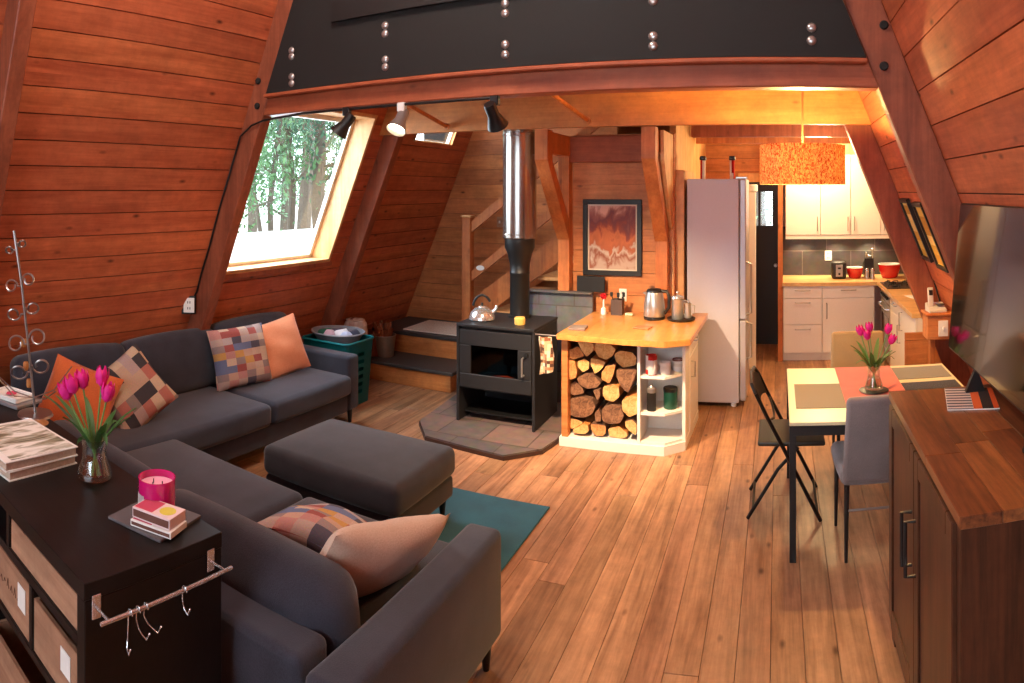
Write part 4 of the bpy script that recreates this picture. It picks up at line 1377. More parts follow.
# local: +x is the end face (x=0), body runs to -x, front faces -y (y=0)
def CP(name, x0, x1, y0, y1, z0, z1, mat=None, bev=.002):
    b = BM(); bx(b, x0, x1, y0, y1, z0, z1, bev, 1); return obj(name, b, mat or M['blackwood'], cs_)
CL, CW_ = 2.05, .48
CP('top', -CL, 0, 0, CW_, .852, .90)
CP('side_panel', -.045, 0, 0.002, CW_ - .002, .03, .851)
CP('side_panel', -CL, -CL + .045, 0.002, CW_ - .002, .03, .851)
CP('back_panel', -CL + .046, -.046, CW_ - .02, CW_ - .004, .05, .851)
CP('shelf', -CL + .046, -.046, .004, CW_ - .021, .705, .735)
CP('shelf', -CL + .046, -.046, .004, CW_ - .021, .48, .505)
CP('shelf', -CL + .046, -.046, .004, CW_ - .021, .03, .06)
for x in (-.36, -.76, -1.16, -1.6):
    CP('divider', x - .012, x + .012, .004, CW_ - .021, .506, .704)
CP('divider', -.76 - .012, -.76 + .012, .004, CW_ - .021, .061, .479)
CP('divider', -.55 - .012, -.55 + .012, .004, CW_ - .021, .736, .851)
CP('divider', -1.3 - .012, -1.3 + .012, .004, CW_ - .021, .736, .851)
for x in (-.1, -CL + .1):
    for y in (.05, CW_ - .05):
        CP('foot', x - .02, x + .02, y - .02, y + .02, 0, .029, M['black'])
# towel rail on the end face
tr1 = thing('towel_rail', 'chrome towel rail fixed on the end of the black shelf unit', 'rail', (-1.533, .91, .83), R(-2))
for y in (.035, .43):
    bm = BM(); bx(bm, 0.001, .006, y - .014, y + .014, -.03, .035, .002, 1); obj('mounting_plate', bm, M['chrome'], tr1)
    bm = BM(); add_tube(bm, [(.006, y, 0), (.07, y, 0)], .004, 8); obj('rail_arm', bm, M['chrome'], tr1)
bm = BM(); add_tube(bm, [(.07, .01, 0), (.07, .455, 0)], .006, 12); obj('rail_bar', bm, M['chrome'], tr1, smooth=True)
def hook(y, label, L_=.09, sw=0.0):
    bm = BM()
    pts = [(.07 + .009 * math.cos(a_), 0, .009 * math.sin(a_)) for a_ in [R(q) for q in range(-60, 200, 25)]]
    pts = pts[::-1]
    bm2 = [(.07 + .010 * math.cos(R(q)), 0, .010 * math.sin(R(q))) for q in range(-20, 181, 25)]
    pts = bm2 + [(.06, 0, -.03), (.064, sw * .5, -L_ * .8), (.07, sw, -L_), (.085, sw * 1.4, -L_ - .008), (.094, sw * 1.6, -L_ + .012)]
    add_tube(bm, pts, .0018, 6)
    add_lathe(bm, [(0, -.004), (.004, 0), (0, .004)], 8, pts[-1])
    o = obj('rail_hook', bm, M['chrome'], None, (0, 0, 0), smooth=True)
    o.location = Matrix.Rotation(R(-2), 4, 'Z') @ Vector((0, y, 0)) + Vector((-1.533, .91, .83)); o.rotation_euler = (0, 0, R(-2))
    tag(o, label, 'hook', 'small wire hooks on the rail')
hook(.10, 'wire hook with longest drop nearest the front end of the rail', .09, -.01)
hook(.125, 'wire hook in the middle of the front cluster on the rail', .07, .012)
hook(.15, 'wire hook at the far side of the front cluster on the rail', .065, .02)
hook(.28, 'single wire hook hanging alone near the middle of the rail', .055, 0)
# crates in the compartments
def crate(x0, x1, z0, z1, label, tagc=True, mat=None, y0=.012, dep=.4, deco=False):
    t = thing('storage_crate', label, 'crate', Matrix.Rotation(R(-2), 4, 'Z') @ Vector(((x0 + x1) / 2, y0, 0)) + Vector((-1.535, .91, z0)), R(-2), 'wooden crates in the black shelf unit')
    w, hh = (x1 - x0) / 2, z1 - z0
    b = BM()
    bx(b, -w, w, 0, .012, 0, hh); bx(b, -w, w, dep - .012, dep, 0, hh); bx(b, -w, -w + .012, .012, dep - .012, 0, hh); bx(b, w - .012, w, .012, dep - .012, 0, hh); bx(b, -w + .012, w - .012, .012, dep - .012, 0, .012)
    obj('crate_body', b, mat or M['crate'], t)
    if tagc:
        b = BM(); bx(b, w - .10, w - .04, -.0025, -.0005, hh * .38, hh * .8); obj('paper_label', b, M['whiteplastic'], t, label='white paper label')
    if deco:
        # faint dark stencilled marks like the ones on the crates
        b = BM()
        rnd = random.Random(int(x0 * 100))
        for q in range(7):
            cx = -w * .55 + q * .03
            add_tube(b, [(cx, -.001, hh * .45), (cx + .008, -.001, hh * .45 + rnd.uniform(.01, .03)), (cx + .016, -.001, hh * .45 + rnd.uniform(-.01, .01))], .0014, 5)
        obj('stencil_mark', b, flat('stencil_ink', '#5c3424', .8), t)
    return t
crate(-.535, -.05, .736, .835, 'long low wooden crate under the shelf top nearest the rail', False)
crate(-.35, -.06, .506, .67, 'wooden crate with white label in the middle row nearest the rail', True)
crate(-.745, -.375, .506, .69, 'wooden crate with white label and marks, second in the middle row', True, deco=True)
crate(-1.145, -.775, .506, .69, 'wooden crate third from the rail in the middle row', True, deco=True)
crate(-.74, -.35, .061, .36, 'tall unlabelled pale crate on the bottom shelf', False)
jb = thing('spray_bottle', 'small bottle with blue cap on the bottom shelf beside the pale crate', 'bottle', (-1.78, .98, .061))
bm = BM(); add_lathe(bm, [(0, 0), (.03, 0), (.032, .01), (.032, .3), (.014, .33)], 18); obj('bottle_body', bm, M['black'], jb, smooth=True)
bm = BM(); add_lathe(bm, [(.018, .331), (.02, .335), (.02, .375), (0, .38)], 16); obj('cap', bm, flat('blue_cap', '#5a86c8', .4), jb, smooth=True)

def on_console(dx, dy, dz=.9005):
    return Matrix.Rotation(R(-2), 4, 'Z') @ Vector((dx, dy, 0)) + Vector((-1.535, .91, dz))

# tulips
pink = flat('tulip_pink', '#e0288c', .5, spec=.3, var=.25, bs=25)
pinkm = M['tulip'] = pink
green = flat('tulip_leaf', '#5c8a4c', .5, var=.2, bs=14)
stemm = flat('tulip_stem', '#6f9a55', .5)
def tulips(loc, label, S_=1.0, seed=1, lean=.0, vh=.17, heads=((.0, .0, .40),), hr=.026, vr=.052):
    rnd = random.Random(seed)
    t = thing('tulip_vase', label, 'vase of tulips', loc)
    bm = BM()
    th = .003
    prof = [(0, 0), (vr * .8, 0), (vr * 1.12, .012), (vr * 1.1, .035), (vr * .82, vh * .5), (vr * .78, vh * .8), (vr * .9, vh)]
    inn = [(r - th if r > 0 else 0, z + (th * 2 if z < .01 else 0)) for r, z in prof][::-1]
    add_lathe(bm, prof + inn, 30)
    obj('vase', bm, M['vglass'], t, smooth=True)
    bm = BM(); add_lathe(bm, [(0, .007), (vr * .78, .007), (vr * 1.05, .015), (vr * 1.03, .035), (vr * .77, vh * .5), (0, vh * .5)], 28)
    obj('water', bm, glass_thin('water', (.93, .97, .95, 1), .06), t, smooth=True)
    for k, (hx, hy, hz) in enumerate(heads):
        bm = BM()
        b0 = Vector((-hx * .25, -hy * .25, .012)); b1 = Vector((hx * .15, hy * .15, vh)); b2 = Vector((hx * .7, hy * .7, (vh + hz) / 2)); b3 = Vector((hx, hy, hz))
        pts = []
        for q in range(9):
            f = q / 8
            pts.append(b0 * (1 - f) ** 3 + b1 * 3 * f * (1 - f) ** 2 + b2 * 3 * f * f * (1 - f) + b3 * f ** 3)
        add_tube(bm, pts, .0034, 7)
        obj('stem', bm, stemm, t, smooth=True)
        # bloom of six overlapping petals
        d_ = (b3 - b2).normalized()
        q_ = d_.to_track_quat('Z', 'Y')
        bm = BM()
        for pn in range(6):
            an = pn * PI / 3 + seed
            ro = 1.0 if pn % 2 else .86
            g = []
            nu, nv = 4, 6
            for iu in range(nu + 1):
                row = []
                for iv in range(nv + 1):
                    v = iv / nv; u = (iu / nu - .5) * 2
                    rad = hr * ro * (math.sin(min(1, v * 1.25 + .12) * PI * .55)) * (1 - .42 * max(0, v - .5) ** 1.2)
                    wd = .62 * math.sin(min(1.0, v * .92 + .10) * PI) ** .6 if v < 1 else .18
                    a2 = an + u * wd
                    row.append(bm.verts.new(q_ @ Vector((rad * math.cos(a2), rad * math.sin(a2), hr * 2.5 * v - .004 * abs(u))) + b3))
                g.append(row)
            for iu in range(nu):
                for iv in range(nv):
                    bm.faces.new((g[iu][iv], g[iu + 1][iv], g[iu + 1][iv + 1], g[iu][iv + 1]))
        add_lathe(bm, [(0, 0), (hr * .7, hr * .3), (hr * .82, hr * 1.2), (hr * .4, hr * 1.9), (0, hr * 2.0)], 12, b3, q_.to_matrix().to_4x4())
        obj('bloom', bm, pink, t, smooth=60, label='pink tulip bloom')
    nl = 12
    for k in range(nl):
        an = k * 2 * PI / nl + rnd.uniform(-.3, .3)
        L_ = rnd.uniform(.13, .23) * S_
        bm = BM()
        rows = []
        for q in range(9):
            f = q / 8
            out = .02 + L_ * .75 * f ** (1.1) * (1.0 if k % 3 else .7)
            z = vh * .75 + L_ * (1.15 * f - (.9 if k % 3 == 0 else .35) * f * f)
            wd = .014 * S_ * math.sin(min(PI, .35 + f * (PI - .35))) ** .8 + .0008
            c = Vector((out * math.cos(an), out * math.sin(an), z)); s_x = Vector((-math.sin(an), math.cos(an), 0))
            rows.append((bm.verts.new(c - s_x * wd + Vector((0, 0, .004))), bm.verts.new(c), bm.verts.new(c + s_x * wd + Vector((0, 0, .004)))))
        for r0, r1 in zip(rows, rows[1:]):
            bm.faces.new((r0[0], r0[1], r1[1], r1[0])); bm.faces.new((r0[1], r0[2], r1[2], r1[1]))
        bmesh.ops.solidify(bm, geom=bm.faces[:], thickness=.0012)
        obj('leaf', bm, green, t, smooth=60)
    return t


tulips((-2.075, 1.275, .9005), 'clear glass vase of five pink tulips on the black shelf unit', 1.0, 1, vh=.15,
       heads=((-.058, -.075, .285), (-.03, -.068, .315), (-.03, -.03, .325), (.0, .028, .335), (.03, .03, .285)), hr=.028, vr=.056)
tulips((.575, 4.0, .7455), 'clear glass vase of pink tulips on the coral runner of the dining table', 1.0, 2, vh=.15,
       heads=((-.075, 0, .33), (-.04, -.03, .31), (-.02, .03, .34), (.085, .02, .33), (.095, -.03, .28)), hr=.026, vr=.05)

# books on the console
bk = [
    ('art_book', .36, .30, .035, '#e8e4dc', 'lower thick book with white spine under the forest cover book', 'book', 8),
    ('art_book', .37, .31, .035, '#ddd6cb', 'large book with a pale forest picture on its cover, top of the stack', 'book', 5),
]
z = .9005
covm, nt, p = newmat('forest_cover')
N, L = nt.nodes, nt.links
tc = N.new('ShaderNodeTexCoord'); mp = N.new('ShaderNodeMapping'); mp.inputs['Scale'].default_value = (26, 5, 1); L.new(tc.outputs['Object'], mp.inputs[0])
nz = N.new('ShaderNodeTexNoise'); nz.inputs['Scale'].default_value = 1; nz.inputs['Detail'].default_value = 5; nz.inputs['Distortion'].default_value = 1; L.new(mp.outputs[0], nz.inputs[0])
rp = N.new('ShaderNodeValToRGB')
rp.color_ramp.elements[0].position = .36; rp.color_ramp.elements[0].color = sl('#5c5a50'); rp.color_ramp.elements[1].position = .58; rp.color_ramp.elements[1].color = sl('#eceae2')
for q, c_ in ((.43, '#8f8a70'), (.5, '#b7b6a6')):
    e = rp.color_ramp.elements.new(q); e.color = sl(c_)
L.new(nz.outputs[0], rp.inputs[0]); L.new(rp.outputs[0], p.inputs[0]); p.inputs['Roughness'].default_value = .3
pages = flat('page_edges', '#b39c88', .9, var=.3, bs=90)
for i, (nm, w, d_, h, col, lab, cat, rz) in enumerate(bk):
    t = thing(nm, lab, cat, tuple(on_console(-.86, .18, z)), R(rz - 2), 'books on the shelf unit')
    b = BM(); bx(b, -w / 2 + .006, w / 2 - .006, -d_ / 2 + .006, d_ / 2 - .006, .004, h - .004); obj('pages', b, pages, t)
    b = BM(); bx(b, -w / 2, w / 2, -d_ / 2, d_ / 2, 0, .0035); bx(b, -w / 2, w / 2, -d_ / 2, d_ / 2, h - .0035, h); bx(b, -w / 2, -w / 2 + .005, -d_ / 2, d_ / 2, .0035, h - .0035)
    obj('cover', b, M['whiteplastic'], t)
    if i == 1:
        b = BM(); bx(b, -w / 2 + .02, w / 2 - .012, -d_ / 2 + .03, d_ / 2 - .012, h + .0002, h + .0012); obj('cover_picture', b, covm, t)
    z += h + .0005

# jewellery tree
jt = thing('jewellery_tree', 'tall metal jewellery tree of curled wire branches on the black shelf unit', 'jewellery stand', tuple(on_console(-1.28, .44, .9005)), R(62))
wire = flat('grey_wire', '#a09a98', .3, .9)
bm = BM(); add_tube(bm, [(0, 0, .012), (-.03, 0, .3), (-.065, 0, .62), (-.10, 0, .86)], .006, 8); obj('trunk', bm, wire, jt, smooth=True)
bm = BM(); add_lathe(bm, [(0, 0), (.085, 0), (.08, .01), (.02, .014), (0, .014)], 28); obj('base', bm, wire, jt, smooth=True)
def curl(z, side, s, rr):
    x0 = -.10 * z / .86
    pts = [Vector((x0, 0, z))]
    for q in range(0, 400, 20):
        an = R(q) if side > 0 else PI - R(q)
        rad = rr * (1 - q / 900)
        pts.append(Vector((x0 + side * (rr + .012) - side * rad * math.cos(R(q)), .012 * math.sin(R(q)), z + s * rad * math.sin(R(q)))))
    return pts
for k, (z_, rr) in enumerate(((.77, .020), (.60, .030), (.47, .034), (.33, .040), (.2, .042))):
    for side in (-1, 1):
        bm = BM(); add_tube(bm, curl(z_ + (.03 if side > 0 else 0), side, 1 if k % 2 else -1, rr), .005, 6); obj('branch', bm, wire, jt, smooth=True)
for an, L_, zz in ((R(-60), .19, .16), (R(165), .2, .18), (R(205), .21, .22), (R(30), .2, .20)):
    bm = BM(); add_tube(bm, [(-.01, 0, .08), (L_ * .5 * math.cos(an), L_ * .5 * math.sin(an), .10), (L_ * math.cos(an), L_ * math.sin(an), zz)], .003, 6); obj('branch', bm, wire, jt, smooth=True)
for k, (x, z_) in enumerate(((-.045, .2), (-.03, .12), (-.055, .31))):
    bm = BM(); add_lathe(bm, [(.010, 0), (.013, .01), (.013, .03), (.010, .04)], 12); o = obj('wooden_ring', bm, M['riser'], jt, (x, .03, z_), smooth=True, label='wooden bangle hung on a branch')
# tablet like tray and white box at the far end
o = obj('grey_tray', add_box(BM(), (0, 0, .009), (.26, .17, .017), None, .004, 2), flat('grey_tray_m', '#8d8a8c', .3, .3), None, tuple(on_console(-1.52, .42, .9005)), (0, 0, R(18))); tag(o, 'flat grey tray under the small white dish beside the jewellery tree', 'tray')
t = thing('ring_dish', 'small white dish with pink flower at the far left on the grey tray', 'dish', tuple(on_console(-1.52, .42, .9185)), R(18))
bm = BM(); bx(bm, -.10, .10, -.065, .065, 0, .012, .005, 2)
for (x0, x1, y0, y1) in ((-.10, .10, -.065, -.055), (-.10, .10, .055, .065), (-.10, -.09, -.055, .055), (.09, .10, -.055, .055)):
    bx(bm, x0, x1, y0, y1, .012, .025, .003, 1)
obj('dish_body', bm, M['whiteplastic'], t)
bm = BM()
for q in range(6):
    add_lathe(bm, [(0, -.006), (.013, 0), (0, .006)], 10, (.017 * math.cos(q * PI / 3), .017 * math.sin(q * PI / 3), .02))
obj('flower', bm, flat('pink_flower', '#d8486c', .5), t, smooth=True)
o = obj('round_coaster', add_lathe(BM(), [(0, 0), (.05, 0), (.052, .004), (0, .007)], 24), flat('amber_coaster', '#9a6c40', .4), None, tuple(on_console(-1.17, .40, .9005)), smooth=True); tag(o, 'small amber round coaster beside the base of the jewellery tree', 'coaster')

# slate with candle and matches
cx = on_console(-.19, .36)
o = obj('slate_tray', add_box(BM(), (0, 0, .005), (.22, .20, .009), None, .001, 1), flat('grey_slate', '#565052', .6, var=.2, bs=30), None, tuple(cx), (0, 0, R(12))); tag(o, 'square grey slate under the pink candle and matchbox', 'slate')
c = thing('jar_candle', 'bright pink glass jar candle on the grey slate', 'candle', (cx.x - .035, cx.y + .035, cx.z + .01))
bm = BM(); pr = [(0, 0), (.054, 0), (.06, .006), (.061, .105)]; add_lathe(bm, pr + [(r - .003, z + (.006 if z < .01 else 0)) for r, z in pr][::-1], 36)
pg = flat('pink_glass', '#e0187c', .08, trans=.35, coat=.4, var=.02); obj('jar', bm, pg, c, smooth=True)
bm = BM(); add_lathe(bm, [(0, .008), (.056, .008), (.057, .082), (.05, .08), (0, .079)], 30); obj('wax', bm, flat('pink_wax', '#f3b8cc', .5), c, smooth=True)
for dx, dy in ((-.018, 0), (.016, .01), (.002, -.018)):
    bm = BM(); add_cyl(bm, (dx, dy, .086), .0018, .014, 6); obj('wick', bm, M['black'], c)
bm = BM()
g = []
for q in range(9):
    a_ = R(-128 + q * 6)
    g.append((bm.verts.new((.0616 * math.cos(a_), .0616 * math.sin(a_), .012)), bm.verts.new((.0616 * math.cos(a_), .0616 * math.sin(a_), .06))))
for a0, a1 in zip(g, g[1:]):
    bm.faces.new((a0[0], a1[0], a1[1], a0[1]))
bmesh.ops.solidify(bm, geom=bm.faces[:], thickness=.0006)
obj('jar_label', bm, M['whiteplastic'], c, smooth=True, label='white label')
def mbox(dx, dy, dz, w, d_, h, rz, label, mt, sm):
    dx += .025; dy += .02; w *= 1.2; d_ *= 1.2
    t = thing('matchbox', label, 'matchbox', (cx.x + dx, cx.y + dy, cx.z + .01 + dz), R(rz))
    b = BM(); bx(b, -w / 2, w / 2, -d_ / 2, d_ / 2, 0, h, .001, 1); obj('box', b, mt, t)
    b = BM(); bx(b, -w / 2 + .004, w / 2 - .004, -d_ / 2 - .0008, -d_ / 2, .005, h - .005); obj('striker_strip', b, sm, t, label='brown striking strip')
    b = BM(); add_lathe(b, [(.026, 0), (.026, .0008), (0, .0008)], 20, (w * .24, .0, h)); obj('round_print', b, flat('lime_print', '#d2c84e', .5), t, label='yellow green round print')
    b = BM(); bx(b, -w / 2 + .004, w * .0, -d_ / 2 + .006, d_ / 2 - .006, h, h + .0006); obj('red_print', b, flat('red_print', '#c44a64', .5), t, label='red print')
    return t
brown = flat('striker', '#6a4034', .8)
mbox(.035, -.05, 0, .125, .075, .02, 18, 'flat white box under the larger printed matchbox', M['whiteplastic'], brown)
mbox(.03, -.045, .0215, .12, .07, .032, 16, 'printed matchbox with yellow green circle beside the pink candle', flat('box_card', '#dfc8c8', .6), brown)

# ================================================================ LAUNDRY BASKET, BUCKETS BY THE STEPS
lb_ = thing('laundry_basket', 'teal perforated laundry basket full of folded clothes behind the sofa arm', 'basket', (-3.80, 4.93, 0))
teal = flat('teal_plastic', '#127a80', .4)
bm = BM()
def ringrect(w, d_, r, n=6):
    out = []
    for (sx, sy, a0) in ((1, 1, 0), (-1, 1, 90), (-1, -1, 180), (1, -1, 270)):
        for q in range(n + 1):
            a_ = R(a0 + 90 * q / n); out.append((sx * (w - r) + r * math.cos(a_), sy * (d_ - r) + r * math.sin(a_)))
    return out
# perforated wall: grid of small slots cut as a lattice
H_ = .58
levels = 17
cols = 28
base = ringrect(.27, .22, .06)
def per(f, z):
    n = len(base); t = f * n; i = int(t) % n; g_ = t - int(t)
    p0, p1 = base[i], base[(i + 1) % n]; s = .86 + .14 * z / H_
    return Vector(((p0[0] * (1 - g_) + p1[0] * g_) * s, (p0[1] * (1 - g_) + p1[1] * g_) * s, z))
V_ = {}
CC = 84
for i in range(CC):
    for j in range(levels + 1):
        V_[i, j] = bm.verts.new(per(i / CC, H_ * j / levels))
for i in range(CC):
    for j in range(levels):
        if 2 < j < levels - 3 and j % 2 == 1 and i % 3 != 0 and (i // 3 + j // 2) % 1 == 0 and i % 3 == 1:
            continue
        bm.faces.new((V_[i, j], V_[(i + 1) % CC, j], V_[(i + 1) % CC, j + 1], V_[i, j + 1]))
bm.faces.new([V_[i, 0] for i in range(CC)][::-1])
bmesh.ops.solidify(bm, geom=bm.faces[:], thickness=.004)
obj('basket_wall', bm, teal, lb_, smooth=30)
bm = BM(); add_tube(bm, [per(i / 42, H_) * 1.0 for i in range(42)], .012, 8, closed=True); obj('rim', bm, teal, lb_, smooth=True)
tb = thing('laundry_tub', 'grey oval tub of clothes sitting in the top of the teal basket', 'tub', (-3.80, 4.93, .55))
bm = BM(); pr = [(0, 0), (.20, 0), (.255, .085), (.262, .09)]; add_lathe(bm, pr + [(r - .006 if r else 0, z + .004) for r, z in pr][::-1], 36)
for v in bm.verts: v.co.y *= .82
obj('tub_body', bm, flat('grey_tub', '#80848c', .5), tb, smooth=True)
bm = BM(); add_tube(bm, [(.262 * math.cos(q * PI / 18), .215 * math.sin(q * PI / 18), .09) for q in range(36)], .008, 8, closed=True); obj('tub_rim', bm, flat('grey_tub_rim', '#8f939b', .5), tb, smooth=True)
for k, (x, y, z_, w, col, lab) in enumerate(((-.13, -.02, .60, .13, '#2d6a58', 'dark green cloth at the left in the grey tub'), (-.05, .07, .60, .13, '#4a3f52', 'plum cloth at the back of the grey tub'), (-.03, -.09, .61, .11, '#c9a8b4', 'pale pink cloth at the front of the grey tub'), (.06, -.02, .615, .12, '#e6e2e6', 'white cloth in the middle of the grey tub'), (.13, .06, .60, .11, '#3a3a4a', 'navy cloth at the back right of the grey tub'), (.14, -.06, .61, .10, '#b8c4e0', 'light blue cloth at the right of the grey tub'))):
    bm = BM(); soft_into(bm, (w, w * .8, .07), (0, 0, 0), .025, .03)
    for v in bm.verts:
        v.co.z += .018 * math.sin(v.co.x * 50 + k) * math.cos(v.co.y * 43)
    o = obj('folded_cloth', bm, fabric('cloth_%d' % k, col), None, (-3.80 + x, 4.93 + y, z_), (0, 0, k), smooth=70); tag(o, lab, 'cloth', 'laundry in the teal basket')

kb = thing('kindling_bucket', 'galvanised bucket on the entry step holding brown kindling', 'bucket', (-3.93, 5.9, .2005))
bm = BM(); pr = [(0, 0), (.10, 0), (.125, .22)]; add_lathe(bm, pr + [(r - .003 if r else 0, z + (.004 if z < .01 else 0)) for r, z in pr][::-1], 30); obj('bucket_body', bm, flat('galvanised', '#9a948c', .4, .7), kb, smooth=True)
bm = BM(); add_tube(bm, [(.125 * math.cos(q * PI / 12), .125 * math.sin(q * PI / 12), .22) for q in range(24)], .004, 6, closed=True); obj('bucket_rim', bm, M['steel'], kb, smooth=True)
rnd = random.Random(5)
kind = flat('kindling_bark', '#8a4c2e', .9, bump=.6, bs=60, var=.35)
for k in range(13):
    an = rnd.uniform(0, 6.28); r0 = rnd.uniform(.0, .045); r1 = r0 + rnd.uniform(.02, .09); L_ = rnd.uniform(.26, .36)
    a2 = an + rnd.uniform(-.3, .3)
    bm = BM(); add_tube(bm, [(r0 * math.cos(an), r0 * math.sin(an), .02 + k * .001), (r1 * math.cos(a2), r1 * math.sin(a2), L_)], .017, 5, rs=[.012, .02])
    o = obj('kindling_stick', bm, kind, None, (-3.93, 5.9, .205)); tag(o, 'brown kindling stick standing in the galvanised bucket', 'stick', 'kindling in the bucket')
pb = thing('paper_sack', 'white patterned sack standing at the wall behind the kindling bucket', 'sack', (-4.03, 5.52, .001), R(20))
bm = BM(); soft_into(bm, (.22, .16, .62), (0, 0, .31), .05, .03); obj('sack_body', bm, patches('sack_print', ['#ded2c6', '#d9ccc0', '#7c5c58', '#e2d8cc', '#cbb8a8'], 34, 22, .6), pb, smooth=60)
bm = BM(); add_tube(bm, [(.09 * math.cos(q * PI / 10), .06 * math.sin(q * PI / 10), .625) for q in range(20)], .012, 8, closed=True); obj('rolled_top', bm, M['cream'], pb, smooth=True)
for k in range(7):
    bm = BM(); an = k * .9; add_tube(bm, [(0, 0, 0), (.09 * math.cos(an), .05 * math.sin(an), .26)], .017, 5, rs=[.02, .018])
    o = obj('bark_piece', bm, kind, None, (-4.02 + .03 * (k % 3), 5.80 + .02 * (k % 2), .205)); tag(o, 'dark brown piece of bark leaning between the sack and the bucket', 'stick', 'bark pieces beside the bucket')

# wall box with cable at the rafter foot
pj = at(190, 305, 3.34)
ob = plate('wall_outlet', (pj.x, 3.33, pj.z), .085, .115, (0, 0, R(42)), 'white double outlet plate on the left rafter above the sofa')
bm = BM(); bx(bm, -.06, .05, 0.001, .06, -.07, .07, .004, 1); obj('outlet_box', bm, M['black'], ob)

# ================================================================ DINING
ta = thing('dining_table', 'rectangular dining table with pale top and thin black square legs', 'table', (.60, 4.03, 0))
TW, TD = .54, .53
def frost(name, c, r=.35): return flat(name, c, r, coat=.2)
bm = BM(); bx(bm, -TW, TW, -TD, TD, .715, .735, .003, 1); obj('tabletop', bm, frost('cream_top', '#e4dcb4'), ta)
bm = BM()
for (x0, x1, y0, y1) in ((-TW, TW, -TD, -TD + .03), (-TW, TW, TD - .03, TD), (-TW, -TW + .03, -TD + .03, TD - .03), (TW - .03, TW, -TD + .03, TD - .03)):
    bx(bm, x0, x1, y0, y1, .665, .714)
obj('frame', bm, M['black'], ta)
for sx in (-1, 1):
    for sy in (-1, 1):
        bm = BM(); bx(bm, sx * TW, sx * (TW - .035), sy * TD, sy * (TD - .035), 0, .664, .002, 1); obj('leg', bm, M['black'], ta)
o = obj('table_runner', bx(BM(), .385, .765, 3.505, 4.555, .7355, .7385), fabric('coral_cloth', '#d87460', '#c46252', 200), None); tag(o, 'coral pink runner lying front to back across the dining table', 'table runner')
def mat_(x0, x1, y0, y1, c, lab):
    o = obj('placemat', bx(BM(), x0 - (x0 + x1) / 2, x1 - (x0 + x1) / 2, y0 - (y0 + y1) / 2, y1 - (y0 + y1) / 2, 0, .003, .001, 1), fabric('mat_' + c[1:], c, None, 300, .5), None, ((x0 + x1) / 2, (y0 + y1) / 2, .7355)); tag(o, lab, 'placemat', 'placemats on the dining table')
mat_(.10, .384, 3.72, 4.18, '#8f8568', 'olive grey placemat at the left end of the dining table')
mat_(.767, 1.12, 4.22, 4.50, '#7c7866', 'grey placemat at the far right of the dining table')
mat_(.767, 1.12, 3.82, 4.14, '#1f1d1b', 'black placemat on the right side of the dining table')
o = obj('vase_plate', add_lathe(BM(), [(0, 0), (.07, 0), (.09, .007), (.085, .009), (0, .004)], 28), M['black'], None, (.575, 4.0, .7388), smooth=True); tag(o, 'small dark plate under the tulip vase on the dining table', 'plate')

# black folding chair
fc = thing('folding_chair', 'black folding chair with curved back drawn up at the left of the dining table', 'chair', (.02, 4.15, 0))
blk = flat('black_tube', '#161514', .35, .3)
for sy in (-1, 1):
    y = sy * .225
    bm = BM(); add_tube(bm, [(.23, y, .008), (.02, y, .42), (-.09, y, .63), (-.15, y, .755)], .012, 8); obj('front_leg', bm, blk, fc, smooth=True)
    y2 = sy * .19
    bm = BM(); add_tube(bm, [(-.20, y2, .008), (-.02, y2, .30), (.10, y2, .43)], .011, 8); obj('rear_leg', bm, blk, fc, smooth=True)
bm = BM(); add_tube(bm, [(.21, -.225, .06), (.21, .225, .06)], .008, 8); obj('stretcher', bm, blk, fc, smooth=True)
bm = BM(); add_tube(bm, [(-.17, -.19, .06), (-.17, .19, .06)], .008, 8); obj('stretcher', bm, blk, fc, smooth=True)
bm = BM(); soft_into(bm, (.40, .40, .03), (0, 0, 0), .012, .0)
obj('seat', bm, flat('olive_black_seat', '#2f2d24', .45), fc, (.06, 0, .45), smooth=60)
bm = BM()
pts = [(-.15, -.225, .755), (-.175, -.19, .80), (-.185, 0, .82), (-.175, .19, .80), (-.15, .225, .755)]
add_tube(bm, pts, .012, 8); obj('back_rail', bm, blk, fc, smooth=True)
g = []
bm = BM()
for q in range(13):
    y = -.215 + .43 * q / 12
    bow = .05 * (1 - (y / .215) ** 2)
    top = .755 + .055 * (1 - (y / .215) ** 2); bot = .63 + .035 * (1 - (y / .215) ** 2)
    g.append((bm.verts.new((-.145 - bow * .7, y, top)), bm.verts.new((-.09 - bow * .7, y, bot))))
for a0, a1 in zip(g, g[1:]):
    bm.faces.new((a0[0], a1[0], a1[1], a0[1]))
bmesh.ops.solidify(bm, geom=bm.faces[:], thickness=.014)
obj('backrest', bm, blk, fc, smooth=60)
bm = BM(); pts = [(-.075, -.215, .60), (-.055, -.12, .575), (-.045, -.05, .555), (-.045, .05, .555), (-.055, .12, .575), (-.075, .215, .60)]; add_tube(bm, pts, .008, 8); obj('back_hoop', bm, blk, fc, smooth=True)

